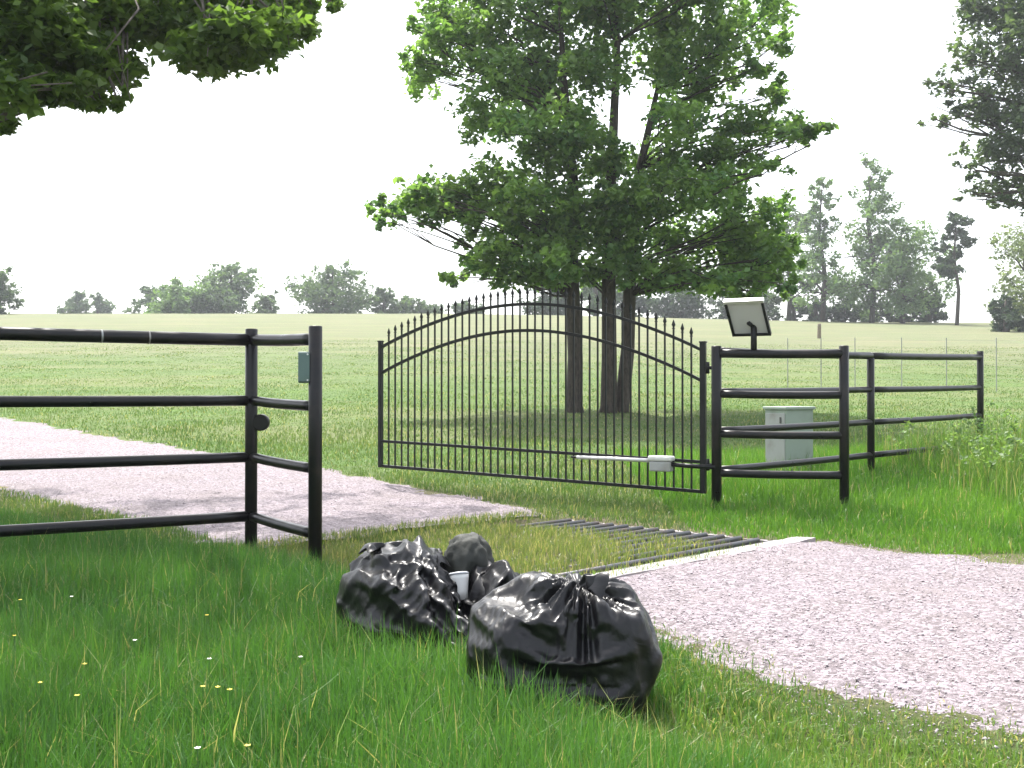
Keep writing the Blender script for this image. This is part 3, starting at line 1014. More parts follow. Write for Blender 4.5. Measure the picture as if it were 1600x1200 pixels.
# ------------------------------------------------------------------ trees
def leaf_cloud(clumps, per, size, colA, colB, rng, flat=.45, shell=.55):
    """clumps: list of (centre, (rx, ry, rz), weight); returns vertex, face and colour arrays of leaf-shaped faces"""
    C, S, Cc = [], [], []
    for c, r, wgt in clumps:
        n = max(6, int(per * wgt))
        # several twigs in each clump, leaves gathered round each twig
        k = max(3, n // 22)
        d = rng.normal(size=(k, 3)); d /= np.linalg.norm(d, axis=1)[:, None]
        rad = rng.random(k) ** shell
        tw = d * rad[:, None]
        which = rng.integers(0, k, n)
        p = tw[which] + rng.normal(size=(n, 3)) * .16
        p = p * np.array(r) + np.array(c)
        C.append(p)
        S.append(np.full(n, 1.0))
        t = np.clip(.5 + .35 * rng.normal(size=k), 0, 1)[which] * .7 + .3 * rng.random(n)
        sh = rng.uniform(.85, 1.15) * (.85 + .3 * rng.random(n))
        Cc.append((np.array(colA) * (1 - t[:, None]) + np.array(colB) * t[:, None]) * sh[:, None])
    C = np.concatenate(C); Cc = np.concatenate(Cc)
    n = len(C)
    nrm = rng.normal(size=(n, 3)); nrm[:, 2] = np.abs(nrm[:, 2]) + flat; nrm /= np.linalg.norm(nrm, axis=1)[:, None]
    a = rng.normal(size=(n, 3)); a[:, 2] -= .3
    t1 = a - nrm * (a * nrm).sum(1)[:, None]; t1 /= np.linalg.norm(t1, axis=1)[:, None]
    t2 = np.cross(nrm, t1)
    L = (size * rng.uniform(.6, 1.25, n))[:, None]
    w = L * .62
    b = C - t1 * L * .5
    tip = C + t1 * L * .5
    l_ = C - t1 * L * .05 + t2 * w * .5 + nrm * L * .10
    r_ = C - t1 * L * .05 - t2 * w * .5 + nrm * L * .10
    Vv = np.stack([b, l_, tip, r_], 1).reshape(-1, 3)
    k = np.arange(n)[:, None] * 4
    Ff = np.concatenate([k + np.array([[0, 2, 1]]), k + np.array([[0, 3, 2]])], 1).reshape(-1, 3)
    return Vv, Ff, np.repeat(Cc, 4, 0)


def limb(bm, a, b, r0, r1, rng, bend=.12, seg=7, n=6):
    a = Vector(a); b = Vector(b)
    L = (b - a).length
    o = Vector(rng.normal(size=3)) * L * bend
    o.z = abs(o.z) * .6
    pts = []
    for i in range(n):
        t = i / (n - 1)
        p = a.lerp(b, t) + o * math.sin(math.pi * t) + Vector(rng.normal(size=3)) * L * .012 * (0 < i < n - 1)
        pts.append(p)
    tube(bm, pts, [r0 + (r1 - r0) * (i / (n - 1)) ** .8 for i in range(n)], seg)
    return pts


def make_tree(name, label, group, base, trunks, clumps, per, size, colA, colB, seed, leafmat, bark, limb_r=.05, limbs=True, flat=.45, crown_name='crown', shell=.55):
    """trunks: list of polylines with radii; clumps in world space"""
    rng = np.random.default_rng(seed)
    root = empty(name, base, label, 'tree', group)
    bm = bmesh.new()
    nodes = []
    for line, radii in trunks:
        tube(bm, line, radii, 12)
        for i in range(len(line) - 1):
            for t in (0, .33, .66):
                nodes.append((Vector(line[i]).lerp(Vector(line[i + 1]), t), radii[i] + (radii[i + 1] - radii[i]) * t))
    if limbs:
        zmin = min(nd_[0].z for nd_ in nodes) + .25 * (max(nd_[0].z for nd_ in nodes) - min(nd_[0].z for nd_ in nodes))
        for c, r, w_ in clumps:
            c = Vector(c)
            best = min((nd_ for nd_ in nodes if nd_[0].z >= zmin), key=lambda q: (q[0] - c).length + 1.6 * max(0, q[0].z - (c.z - .35 * (Vector((q[0].x, q[0].y, 0)) - Vector((c.x, c.y, 0))).length)))
            r0 = min(best[1] * .6, limb_r)
            pts = limb(bm, best[0], c, r0, r0 * .25, rng, seg=6)
            for _ in range(2):
                q = c + Vector(rng.normal(size=3) * np.array(r) * .6)
                limb(bm, pts[3], q, r0 * .4, r0 * .12, rng, seg=4, n=4)
    obj('trunk', bm, bark, root, True)
    v_, f_, c_ = leaf_cloud(clumps, per, size, colA, colB, rng, flat, shell)
    np_mesh(crown_name, v_, f_, np.full(len(f_), 3), leafmat, root, c_)
    return root


# --- the clump of trees behind the gate
DT = 24.0
px_cl = [(700, 60, 62, 36), (672, 125, 46, 30), (655, 50, 32, 20), (760, 40, 66, 46), (850, 30, 74, 55), (950, 25, 80, 50), (1050, 40, 80, 55), (1135, 60, 62, 46), (1185, 18, 48, 34),
         (760, 110, 66, 42), (845, 120, 76, 46), (930, 105, 70, 48), (1040, 105, 74, 46), (1112, 125, 60, 36), (1190, 110, 30, 22),
         (740, 180, 56, 34), (820, 195, 76, 42), (900, 205, 62, 36), (1075, 180, 62, 36), (1160, 190, 62, 30), (1222, 195, 42, 24), (1255, 212, 26, 18),
         (860, 245, 76, 36), (950, 255, 76, 36), (1045, 240, 62, 36), (1130, 245, 72, 28), (1205, 262, 40, 18),
         (640, 315, 44, 26), (700, 300, 56, 32), (770, 292, 66, 34), (612, 340, 22, 18), (850, 300, 76, 32), (925, 315, 66, 26), (1030, 300, 72, 38), (1105, 300, 66, 42), (1150, 345, 60, 40),
         (740, 345, 54, 24), (820, 352, 66, 30), (900, 362, 76, 32), (990, 352, 76, 34), (1070, 372, 76, 36), (1150, 402, 64, 42), (1198, 425, 36, 32), (800, 402, 62, 32), (745, 408, 34, 22),
         (870, 405, 56, 30), (960, 405, 54, 26), (1040, 418, 66, 28), (1115, 442, 66, 22), (1188, 452, 36, 18), (715, 440, 26, 16), (780, 432, 36, 20),
         (1262, 203, 34, 18), (1215, 150, 36, 20), (1205, 335, 44, 30), (1232, 392, 34, 30), (604, 322, 28, 16), (690, 15, 56, 34), (645, 95, 34, 20), (1200, 70, 36, 24), (960, 375, 60, 30), (860, 375, 60, 30), (1000, 315, 60, 30), (840, 160, 60, 30), (840, 428, 50, 26), (915, 432, 50, 24), (985, 425, 46, 24), (1060, 445, 60, 22), (1160, 440, 60, 26), (1215, 400, 30, 24), (1225, 445, 24, 18), (690, 330, 46, 22), (660, 300, 40, 20), (730, 318, 50, 24), (790, 325, 50, 26), (760, 380, 50, 24), (1140, 290, 50, 30), (1180, 370, 40, 30),
         (820, -50, 90, 50), (930, -60, 100, 60), (1040, -50, 90, 50), (880, -140, 90, 60), (990, -140, 90, 60), (940, -230, 80, 60), (760, -20, 50, 30), (1110, -20, 60, 40)]
rngc = np.random.default_rng(5)
left_cl, right_cl = [], []
for x, y, rx, ry in px_cl:
    spread = 1.9 * math.sqrt(max(0, 1 - ((x - 940) / 380) ** 2))
    for k in range(2):
        D = DT + rngc.uniform(-spread, spread)
        c = pt(x + rngc.uniform(-14, 14), y + rngc.uniform(-8, 8), D)
        m = D / F
        r = (rx * m * .86, rx * m * .8, ry * m * 1.12)
        (left_cl if x < 915 else right_cl).append((c, r, rx * ry / 2600.0))


def zt(x, y):
    return gz(x, y)


def tpt(px, D, z):
    return Vector(((px - 800) / F * D, D, z))


GREEN_A, GREEN_B = (.065, .145, .058), (.215, .330, .095)
bx1, by1 = tpt(898, DT, 0).x, DT
zb1 = zt(bx1, by1)
t1 = [([tpt(898, DT, zb1 - .3), tpt(897, DT, zb1 + .15), tpt(899, DT, zb1 + 1.2), tpt(893, DT, zb1 + 3.2), tpt(896, DT, zb1 + 5), tpt(880, DT + .2, zb1 + 7.5), tpt(872, DT, zb1 + 10)], [.27, .19, .165, .15, .12, .07, .03])]
make_tree('tree', 'leafy tree with a single dark trunk standing behind the open gate', 'trees behind the gate', (bx1, by1, zb1), t1, left_cl, 570, .17, GREEN_A, GREEN_B, 21, M_LEAF, M_BARK, .034)
bx2 = tpt(962, DT, 0).x
zb2 = zt(bx2, DT)
t2 = [([tpt(950, DT, zb2 - .3), tpt(951, DT, zb2 + .15), tpt(952, DT, zb2 + 1.2), tpt(951, DT, zb2 + 3.2), tpt(955, DT, zb2 + 5), tpt(965, DT - .3, zb2 + 8), tpt(950, DT, zb2 + 11)], [.26, .185, .165, .15, .12, .07, .03]),
      ([tpt(966, DT + .15, zb2 - .3), tpt(972, DT + .15, zb2 + .2), tpt(981, DT + .2, zb2 + 1.4), tpt(985, DT + .3, zb2 + 3.2), tpt(1000, DT + .4, zb2 + 5.4), tpt(1040, DT + .4, zb2 + 8)], [.24, .165, .15, .135, .10, .03])]
make_tree('tree', 'leafy tree with two dark trunks joined at the base behind the gate', 'trees behind the gate', (bx2, DT, zb2), t2, right_cl, 570, .17, GREEN_A, GREEN_B, 22, M_LEAF, M_BARK, .034)

# --- the tree overhead at the left, its trunk outside the picture
near_px = [(50, 55, 100, 60, 9.5), (20, 130, 56, 40, 9.3), (2, 190, 26, 20, 9.2), (150, 100, 74, 40, 9.6), (95, 60, 90, 50, 10.0), (100, 140, 50, 22, 9.4), (150, 150, 26, 14, 9.3), (182, 152, 14, 12, 9.3),
           (250, 30, 80, 40, 10.2), (330, 80, 64, 34, 10.0), (395, 55, 70, 40, 10.0), (440, 35, 46, 30, 10.0), (480, 12, 30, 20, 10.2), (520, 2, 22, 10, 10.2), (330, 30, 90, 40, 10.4), (400, 10, 80, 30, 10.6),
           (180, 20, 90, 40, 10.0), (20, 20, 90, 60, 9.8), (320, 105, 30, 14, 10.0)]
near_cl = []
rngn = np.random.default_rng(8)
for x, y, rx, ry, D in near_px:
    m = D / F
    for k in range(2):
        c = pt(x + rngn.uniform(-8, 8), y + rngn.uniform(-5, 5), D + rngn.uniform(-.7, .7))
        near_cl.append((c, (rx * m, rx * m * .9, ry * m), rx * ry / 2000.0))
TRN = (-9.6, 11.2)
cnt = 0
ct = 1 / math.tan(SUN_EL)
while cnt < 110:  # unseen clumps above and beside the view, added to shade the foreground
    d = rngn.normal(size=3); d /= np.linalg.norm(d); d *= rngn.random() ** .4
    c = np.array([-5.6, 11.8, 7.8]) + d * np.array([6.4, 6.0, 3.3])
    r = rngn.uniform(.7, 1.1)
    px = 800 + c[0] / c[1] * F; py = HOR - (c[2] - CH) / c[1] * F
    mpx = (r + .25) / c[1] * F
    if (px > -mpx) and (py > -mpx * .75 - 10):
        continue
    fx_ = c[0] - math.sin(SUN_AZ) * ct * c[2]; fy_ = c[1] - math.cos(SUN_AZ) * ct * c[2]     # where its shadow lands
    lim = np.interp(fy_, [3, 5.5, 7.5, 9.5, 11.5], [.35, .05, -1.0, .3, .2]) - r * .8
    if fx_ > lim:
        continue
    near_cl.append((c, (r, r, r * .55), .5)); cnt += 1
zn = zt(*TRN)
tn = [([(TRN[0], TRN[1], zn - .4), (TRN[0], TRN[1], zn + .3), (TRN[0] + .1, TRN[1], zn + 2), (TRN[0] + .4, TRN[1], zn + 4.2), (TRN[0] + .9, TRN[1] - .1, zn + 6.5), (TRN[0] + 1.6, TRN[1], zn + 9)], [.55, .40, .34, .30, .2, .07]),
      ([(TRN[0] + .3, TRN[1], zn + 3.6), (TRN[0] + 2.0, TRN[1] - .5, zn + 5.2), (TRN[0] + 4.6, TRN[1] - .9, zn + 6.0), (TRN[0] + 7.2, TRN[1] - 1.0, zn + 6.3)], [.22, .16, .11, .04])]
make_tree('tree', 'overhanging leafy tree whose low branches spread above the pipe fence', None, (TRN[0], TRN[1], zn), tn, near_cl, 560, .115, (.055, .100, .032), (.140, .220, .052), 31, M_LEAF, M_BARK2, .05)

# --- far trees
def far_tree(label, group, px, D, top_px, w_px, colA, colB, seed, n=16, per=170, size=.5, trunk_px=None, base_px=None, low=.2, lobes=None, flat=.3, bark=M_BARK, name='tree', trunk_r=.25, shape=None):
    rng = np.random.default_rng(seed)
    X = (px - 800) / F * D
    zb = gz(X, D)
    H = CH + (HOR - top_px) / F * D - zb
    Wm = w_px / F * D / 2
    cl = []
    for i in range(n):
        t = (i + .5) / n
        h = low + (1 - low) * t
        a = rng.uniform(0, 6.28)
        prof = shape(h) if shape else math.sqrt(max(.05, 1 - ((h - .55) / .5) ** 2))
        rr = Wm * prof * math.sqrt(rng.random()) * .8
        cr = Wm * rng.uniform(.36, .56) * (.5 + .5 * prof)
        z = zb + H * h - cr * .6
        cl.append((np.array([X + rr * math.cos(a), D + rr * math.sin(a), z]), (cr, cr, cr * .75), cr * cr / (Wm * Wm) * 9))
    tr = [([(X, D, zb - .6), (X + .02 * H, D, zb + H * .3), (X - .02 * H, D, zb + H * .6), (X, D, zb + H * .88)], [trunk_r * 1.2, trunk_r, trunk_r * .7, .05])]
    return make_tree(name, label, group, (X, D, zb), tr, cl, per, size, colA, colB, seed, M_FAR, bark, trunk_r * .4, flat=flat)


BL_A, BL_B = (.055, .095, .060), (.110, .165, .085)
DK_A, DK_B = (.030, .055, .040), (.060, .095, .055)
LG_A, LG_B = (.085, .150, .070), (.165, .250, .110)
cone = lambda h: max(.12, 1.15 * (1 - h) ** .7)
far_tree('rounded oak alone at the left end of the ridge, cut by the picture edge', 'trees on the ridge', -14, 118, 408, 100, BL_A, BL_B, 41, 16, 200, .45, low=.1)
far_tree('tiny pair-crowned tree low on the ridge skyline', 'trees on the ridge', 122, 176, 452, 62, BL_A, BL_B, 42, 10, 130, .55, low=.15)
far_tree('tiny wide tree touching its neighbour on the ridge skyline', 'trees on the ridge', 152, 178, 458, 58, BL_A, BL_B, 43, 10, 130, .55, low=.15)
far_tree('thin-leaved small tree at the edge of the ridge thicket', 'trees on the ridge', 232, 160, 440, 66, BL_A, BL_B, 44, 12, 110, .5, low=.15)
far_tree('dense yellow-green tree in front of the ridge thicket', 'trees on the ridge', 285, 138, 436, 110, LG_A, LG_B, 45, 18, 200, .5, low=.05)
far_tree('tallest flat-topped tree of the ridge thicket', 'trees on the ridge', 362, 146, 408, 112, BL_A, LG_B, 46, 18, 190, .5, low=.3)
far_tree('low dark bush at the foot of the flat-topped ridge tree', 'trees on the ridge', 330, 140, 450, 90, BL_A, BL_B, 47, 12, 180, .5, low=.05)
far_tree('open low tree right beside the flat-topped ridge tree', 'trees on the ridge', 422, 150, 455, 66, BL_A, BL_B, 48, 10, 120, .5, low=.2)
far_tree('broad domed oak standing by itself on the ridge', 'trees on the ridge', 520, 140, 408, 136, BL_A, BL_B, 49, 22, 210, .5, low=.12)
far_tree('low hedge-like bush beside the domed oak', 'trees on the ridge', 600, 145, 446, 76, BL_A, BL_B, 50, 12, 180, .5, low=.05)
far_tree('long low bush running down behind the arched gate', 'trees on the ridge', 655, 150, 462, 84, BL_A, BL_B, 51, 12, 180, .5, low=.05)
far_tree('small bush seen through the gate spears', 'trees on the ridge', 728, 150, 468, 70, BL_A, BL_B, 52, 10, 150, .5, low=.05)
# wood behind the two big trees
far_tree('dark rounded tree behind the single trunk', 'dark trees beyond the meadow', 850, 132, 424, 110, DK_A, DK_B, 53, 16, 200, .5, low=.05)
far_tree('pale green upright tree seen between the trunks', 'dark trees beyond the meadow', 930, 128, 396, 56, LG_A, LG_B, 54, 12, 170, .45, low=.05)
far_tree('dark tree behind the joined trunks', 'dark trees beyond the meadow', 985, 134, 430, 84, DK_A, DK_B, 55, 12, 170, .5, low=.05)
far_tree('wide dark tree beyond the spear tips', 'dark trees beyond the meadow', 1065, 134, 436, 120, DK_A, DK_B, 56, 16, 190, .5, low=.05)
far_tree('dark hedge tree just behind the solar panel', 'dark trees beyond the meadow', 1160, 136, 440, 110, DK_A, DK_B, 57, 14, 190, .5, low=.05)
# right-hand wood
far_tree('dark-stemmed tree at the near end of the poplars', 'tall trees beyond the meadow', 1232, 128, 318, 100, DK_A, BL_B, 58, 20, 110, .5, low=.22)
far_tree('slim poplar with thin feathery top', 'tall trees beyond the meadow', 1285, 120, 268, 125, LG_A, LG_B, 59, 34, 120, .45, low=.18, shape=cone)
far_tree('tallest poplar with feathery pointed top', 'tall trees beyond the meadow', 1362, 118, 238, 165, LG_A, LG_B, 60, 42, 125, .45, low=.18, shape=cone)
far_tree('full pale green tree leaning against the tallest poplar', 'tall trees beyond the meadow', 1410, 116, 335, 150, LG_A, LG_B, 61, 24, 150, .45, low=.28)
far_tree('narrow dark pine with bare trunk', 'tall trees beyond the meadow', 1495, 108, 328, 66, DK_A, DK_B, 62, 12, 150, .42, low=.5, trunk_r=.17)
far_tree('dense dark bush between the poplars and the pine', 'tall trees beyond the meadow', 1452, 122, 452, 62, DK_A, DK_B, 63, 12, 170, .45, low=.05)
far_tree('dark low bush under the feathery poplar', 'tall trees beyond the meadow', 1318, 126, 462, 60, DK_A, DK_B, 64, 10, 110, .45, low=.1)
far_tree('small dark bush at the foot of the dark-stemmed tree', 'tall trees beyond the meadow', 1240, 130, 462, 50, DK_A, DK_B, 65, 8, 110, .45, low=.1)
far_tree('pale yellowish tree leaning in at the right edge', 'tall trees beyond the meadow', 1606, 92, 336, 190, (.10, .14, .07), (.19, .23, .12), 66, 28, 150, .36, low=.12)
far_tree('rounded dark bush below the pale yellowish tree', 'tall trees beyond the meadow', 1572, 88, 462, 66, DK_A, DK_B, 67, 12, 170, .36, low=.05)

far_tree('low dark thicket bush between the first two poplar stems', 'tall trees beyond the meadow', 1275, 127, 466, 60, DK_A, DK_B, 68, 10, 130, .45, low=.05)
far_tree('low dark thicket bush under the tallest poplar', 'tall trees beyond the meadow', 1362, 125, 468, 66, DK_A, BL_B, 69, 10, 130, .45, low=.05)
far_tree('low dark thicket bush under the full pale green tree', 'tall trees beyond the meadow', 1410, 124, 462, 60, DK_A, BL_B, 70, 10, 130, .45, low=.05)

# big tree entering at the right edge
DB = 46.0
bpx = [(1560, 20, 56, 40), (1525, 12, 30, 22), (1600, 50, 70, 60), (1520, 95, 42, 28), (1575, 110, 56, 40), (1490, 135, 32, 22), (1545, 165, 50, 34), (1470, 185, 22, 14), (1500, 178, 28, 18), (1600, 180, 60, 50),
       (1540, 225, 42, 24), (1590, 245, 50, 36), (1520, 260, 24, 14), (1555, 285, 42, 22), (1600, 300, 40, 26), (1520, 308, 22, 12), (1570, 312, 24, 12),
       (1660, -20, 90, 80), (1680, 100, 90, 80), (1690, 220, 90, 70), (1600, -70, 80, 60), (1700, -150, 100, 80), (1780, 40, 90, 80), (1780, 180, 90, 70), (1650, 330, 50, 24)]
big_cl = []
for x, y, rx, ry in bpx:
    m = DB / F
    for k in range(2):
        D = DB + rngn.uniform(-1.6, 1.6)
        big_cl.append((pt(x + rngn.uniform(-10, 10), y + rngn.uniform(-6, 6), D), (rx * m, rx * m * .9, ry * m), rx * ry / 2000.0))
XB = (1705 - 800) / F * DB
zB = zt(XB, DB)
make_tree('tree', 'huge dark tree whose ragged boughs enter at the right edge', None, (XB, DB, zB),
          [([(XB, DB, zB - .5), (XB, DB, zB + .5), (XB - .2, DB, zB + 6), (XB - .6, DB, zB + 11), (XB - .4, DB, zB + 17)], [.75, .55, .45, .3, .08])],
          big_cl, 420, .26, (.036, .062, .040), (.095, .135, .070), 71, M_LEAF, M_BARK, .12)

# ------------------------------------------------------------------ grass
def blades(name, x, y, h, w, colA, colB, label, cat, rng, lean=.35, zoff=-.01, mat=M_GRASS, dry=.06):
    n = len(x)
    z = np.maximum(ground_z(x, y), -9) + zoff
    a = rng.uniform(0, 2 * math.pi, n)
    ld = rng.uniform(0, 2 * math.pi, n)
    ln = np.abs(rng.normal(size=n)) * lean
    dx, dy = np.cos(ld) * ln, np.sin(ld) * ln
    wx, wy = np.cos(a) * w * .5, np.sin(a) * w * .5
    hz = h / np.sqrt(1 + .6 * ln ** 2)
    v0 = np.stack([x - wx, y - wy, z], -1); v1 = np.stack([x + wx, y + wy, z], -1)
    mx_, my_, mz = x + dx * h * .28, y + dy * h * .28, z + hz * .55
    v2 = np.stack([mx_ + wx * .8, my_ + wy * .8, mz], -1); v3 = np.stack([mx_ - wx * .8, my_ - wy * .8, mz], -1)
    v4 = np.stack([x + dx * h, y + dy * h, z + hz * (1 - .35 * np.clip(ln, 0, 1))], -1)
    Vv = np.stack([v0, v1, v2, v3, v4], 1).reshape(-1, 3)
    k = np.arange(n)[:, None] * 5
    f4 = (k + np.array([[0, 1, 2, 3]])); f3 = (k + np.array([[3, 2, 4]]))
    flat_ = np.concatenate([f4, f3], 1).ravel()
    lt = np.tile([4, 3], n)
    patch = np.clip(.5 + .6 * vnoise(x * .9 + 7, y * .9) + .3 * vnoise(x * 3, y * 3), 0, 1)
    t = np.clip(.55 * patch + .45 * rng.random(n), 0, 1)[:, None]
    c = np.array(colA) * (1 - t) + np.array(colB) * t
    dr = rng.random(n) < dry
    c[dr] = np.array([.34, .31, .16]) * rng.uniform(.7, 1.3, (dr.sum(), 1))
    cc = np.repeat(c, 5, 0).reshape(-1, 5, 3).reshape(-1, 3)
    o = np_mesh(name, Vv, flat_, lt, mat, None, cc)
    return tag(o, label, cat, kind='stuff')


def scatter(n, y0, y1, rng, margin=1.3, power=1.0):
    """points on the ground inside the view, thinning with distance"""
    t = rng.random(n)
    if power == 1.0:
        D = y0 * (y1 / y0) ** t
    else:
        e = 1 - power
        D = (y0 ** e + t * (y1 ** e - y0 ** e)) ** (1 / e)
    X = (rng.random(n) * 2 - 1) * (D * 800 / F * 1.04 + margin)
    return X, D


def bag_mask(x, y, grow=0.0):
    m = np.zeros(len(x), bool)
    for bx_, by_, rx, ry in BAGS:
        m |= ((x - bx_) / (rx + grow)) ** 2 + ((y - by_) / (ry + grow)) ** 2 < 1
    return m


rg = np.random.default_rng(77)
# which zone a point belongs to
x, y = scatter(330000, 2.5, 12.5, rg, 1.2, 1.15)
u, v = xy_uv(x, y)
d = road_depth(x, y)
guardm = (u > GU0) & (u < GU1) & (v > GV0) & (v < GV1)
nzv = vnoise(x * 1.6, y * 1.6) + .5 * vnoise(x * 5, y * 5)
tl = smooth(.95, .15, x + .22 * nzv - .35 * smooth(4.0, 3.0, y)) * smooth(.25, -.75, u + .15 * nzv)      # 1 = tall sward, 0 = short verge
free = ~guardm & ~bag_mask(x, y)
ha = np.clip(.20 + .055 * vnoise(x * 1.1, y * 1.1) + .03 * vnoise(x * 4, y * 4) + .05 * rg.normal(size=len(x)), .06, .42)
hb = np.clip(.055 + .03 * vnoise(x * 1.3 + 4, y * 1.3) + .02 * rg.normal(size=len(x)), .02, .13) * np.where(d > -.3, .65, 1)
hh_ = ha * tl + hb * (1 - tl)
tl = tl * (1 - .75 * np.exp(-((x - .62) / .35) ** 2 - ((y - 3.75) / .45) ** 2))
hh_ = ha * tl + hb * (1 - tl)
istall = (tl + .35 * rg.normal(size=len(x))) > .5
k = free & istall & (d < -.02) & ((y < 9.4) | (u < -.1)) & (rg.random(len(x)) < np.clip(.45 + tl, 0, 1))
blades('tall_grass', x[k], y[k], hh_[k], rg.uniform(.0032, .0075, k.sum()), (.034, .105, .028), (.105, .235, .050), 'tall lush green grass round the pipe fence and bin bags', 'grass', rg, .42, dry=.03)
k = free & ~istall & (d < .12 + .12 * nzv) & (y < 9.2) & (rg.random(len(x)) < np.where(d > -.1, .4, .85))
blades('verge_grass', x[k], y[k], hh_[k], rg.uniform(.004, .008, k.sum()), (.075, .155, .035), (.175, .265, .070), 'short yellow-green verge grass along the gravel edge', 'grass', rg, .6, dry=.14)
k = (d > .0) & (d < .55) & ~bag_mask(x, y) & (rg.random(len(x)) < .16 * np.clip(1 - d / .55, 0, 1) * (vnoise(x * 3, y * 3) > -.1))
blades('edge_tufts', x[k], y[k], rg.uniform(.02, .06, k.sum()), rg.uniform(.004, .008, k.sum()), (.09, .14, .04), (.20, .24, .09), 'sparse low tufts creeping over the gravel edge', 'grass', rg, .8, dry=.35)
# seed stalks and dead straws standing over the tall sward
xs, ys = scatter(1500, 2.6, 9.0, rg, .6, 1.1)
us, vs_ = xy_uv(xs, ys)
k = (us < -.3) & (xs < .5) & ~bag_mask(xs, ys)
blades('seed_stalks', xs[k], ys[k], rg.uniform(.2, .36, k.sum()), rg.uniform(.0025, .005, k.sum()), (.20, .27, .12), (.42, .44, .30), 'thin pale seed stalks leaning over the tall grass', 'grass', rg, .38, dry=.4)
# grass growing through the cattle guard
ug = rg.uniform(GU0, GU1, 26000); vg_ = rg.uniform(GV0, GV1 + .35, 26000)
xg, yg = uv_xy(ug, vg_)
keep = rg.random(26000) < np.clip(1.3 - smooth(2.2, 3.4, ug) * 1.0 - .25 * (vg_ < GV0 + .3) + .5 * vnoise(xg * 2, yg * 2), .10, 1)
xg, yg = xg[keep], yg[keep]
blades('guard_grass', xg, yg, rg.uniform(.045, .12, len(xg)), rg.uniform(.005, .011, len(xg)), (.10, .15, .045), (.20, .24, .085), 'sparse pale grass growing up through the cattle guard', 'grass', rg, .4, dry=.25)
# right-hand side and the meadow beyond
x, y = scatter(360000, 8.2, 62, rg, 1.5, 1.3)
u, v = xy_uv(x, y)
d = road_depth(x, y)
guardm = (u > GU0) & (u < GU1) & (v > GV0) & (v < GV1)
nzv = vnoise(x * .8, y * .8)
right = (u > 3.4) & (y < 17) & (x > 1.6)
behind = ~right & (u > -1.0)
k = right & ~guardm & (d < -.05)
hr = np.clip(.15 + .05 * nzv[k] + .035 * rg.normal(size=k.sum()), .05, .34) * np.clip(.35 + (u[k] - 3.5) * .35, .35, 1.25)
blades('roadside_grass', x[k], y[k], hr, rg.uniform(.006, .012, k.sum()), (.055, .150, .020), (.145, .285, .045), 'bright green long grass round the right-hand pipe fence', 'grass', rg, .4, dry=.05)
k = ~right & ~guardm & (d < .03) & ((y > 9.0) | (u < -.2))
k &= ~((u < -.1) & (y < 12.5) & (v < 1.5))
hm = np.clip(.065 + .03 * nzv[k] + .02 * rg.normal(size=k.sum()), .025, .2)
wd = rg.uniform(.006, .011, k.sum()) * np.clip(y[k] / 13, 1, 3.5)
far_t = smooth(14, 34, y[k])
xk, yk = x[k], y[k]
blades('meadow_grass', xk, yk, hm * (1 - .5 * far_t), wd, (.062, .125, .030), (.140, .200, .068), 'mown meadow grass rising behind the gate', 'grass', rg, .5, dry=.10)
# weeds on the bank
n = 12000
xw = rg.normal(6.9, 1.1, n); yw = rg.normal(12.8, 1.6, n)
kk = (xw > 4.9) & (yw > 9.6) & (xy_uv(xw, yw)[0] > 4.6)
xw, yw = xw[kk], yw[kk]
cl = []
pick = np.arange(0, len(xw), 46)
for i in pick:
    zz = gz(xw[i], yw[i])
    cl.append((np.array([xw[i], yw[i], zz + rg.uniform(.12, .55)]), (.16, .16, .22), 1.0))
v_, f_, c_ = leaf_cloud(cl, 30, .06, (.075, .150, .045), (.22, .31, .14), rg, .5)
tag(np_mesh('bank_weeds', v_, f_, np.full(len(f_), 3), M_LEAF, None, c_), 'leafy pale green weeds crowding the bank by the last fence post', 'weeds', kind='stuff')
blades('bank_grass', xw, yw, np.clip(rg.normal(.42, .12, len(xw)), .15, .8), rg.uniform(.006, .012, len(xw)), (.06, .14, .025), (.17, .27, .07), 'tall rank grass among the weeds on the bank', 'grass', rg, .35, dry=.12)

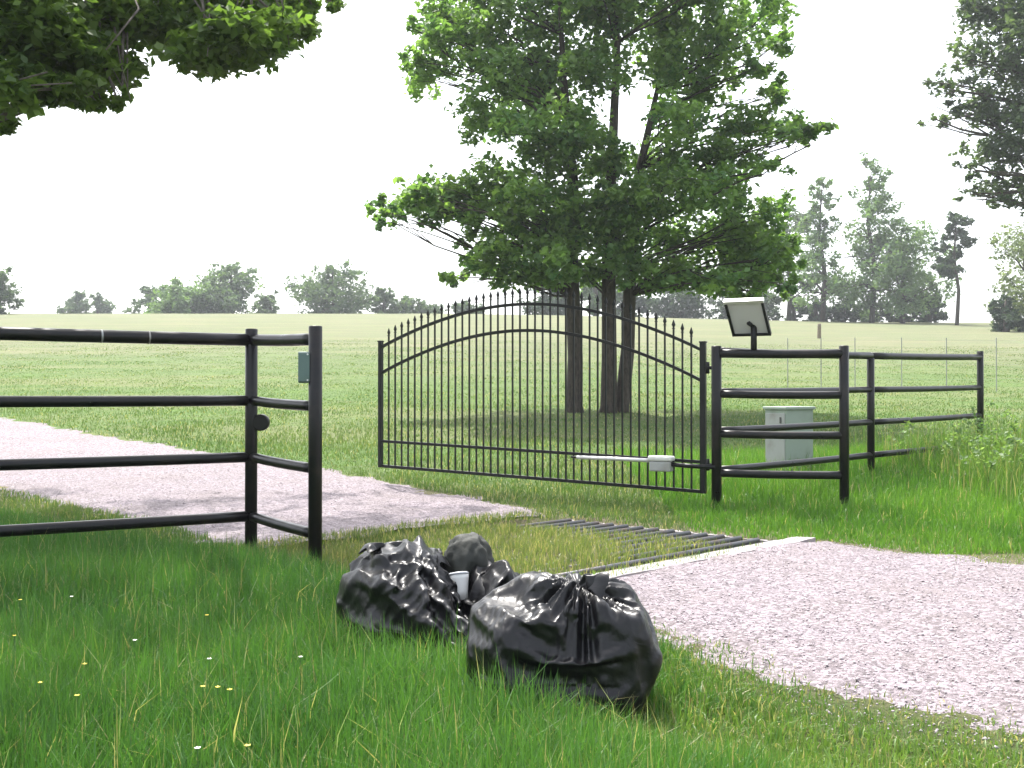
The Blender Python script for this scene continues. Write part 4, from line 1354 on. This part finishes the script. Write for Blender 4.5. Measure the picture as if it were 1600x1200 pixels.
# ------------------------------------------------------------------ small wild flowers in the tall grass
def flower(px, py, label, group, colr, petal_r=.009):
    D = CH * F / (py - HOR + 0) * .82
    X = (px - 800) / F * D
    zt_ = CH - (py - HOR) / F * D
    zb_ = gz(X, D)
    r_ = empty('wild_flower', (X, D, zb_), label, 'flower', group)
    bm = bmesh.new(); tube(bm, [(X + .01, D, zb_), (X, D, (zb_ + zt_) / 2), (X, D, zt_)], [.0022, .0018, .0015], 5)
    obj('stem', bm, M_STEM, r_)
    hd = None
    for i in range(5):
        a = i * 2 * math.pi / 5 + px
        bm = bmesh.new()
        c = Vector((X, D, zt_)); o_ = Vector((math.cos(a), math.sin(a), .35)); s_ = Vector((-math.sin(a), math.cos(a), 0))
        q = [c, c + o_ * petal_r * .6 + s_ * petal_r * .5, c + o_ * petal_r * 1.15, c + o_ * petal_r * .6 - s_ * petal_r * .5]
        bm.faces.new([bm.verts.new(p) for p in q])
        obj('petal', bm, colr, r_)


M_STEM = mat_paint('flower_stem', (.06, .14, .03), .6, 0, (.08, .1, .03), .3, 20, 0)
M_YEL = mat_paint('yellow_petal', (.75, .58, .06), .6, 0, (.7, .45, .05), .3, 30, 0)
M_WHP = mat_paint('white_petal', (.75, .76, .70), .6, 0, (.6, .6, .5), .3, 30, 0)
for px, py in ((318, 1072), (341, 1073), (360, 1077), (134, 1037), (65, 1066), (388, 1164), (324, 961), (33, 937), (24, 993), (122, 1086)):
    flower(px, py, 'tiny yellow wild flower in the tall grass', 'yellow wild flowers', M_YEL)
for px, py in ((212, 1000), (328, 1029), (470, 1026), (113, 932), (310, 1168)):
    flower(px, py, 'tiny white wild flower in the tall grass', 'white wild flowers', M_WHP)

# ------------------------------------------------------------------ hazy air
hm_, n, l, p = nmat('hazy_air')
n.remove(p)
pv = n.new('ShaderNodeVolumePrincipled')
pv.inputs['Color'].default_value = (.90, .95, 1.0, 1)
pv.inputs['Density'].default_value = .0006
pv.inputs['Anisotropy'].default_value = .35
l.new(pv.outputs[0], n['Material Output'].inputs['Volume'])
bm = bmesh.new()
box(bm, (0, 250, 20), (900, 600, 46))
hz = obj('haze', bm, hm_)
tag(hz, 'thin pale haze hanging over the meadow', 'haze', kind='stuff')
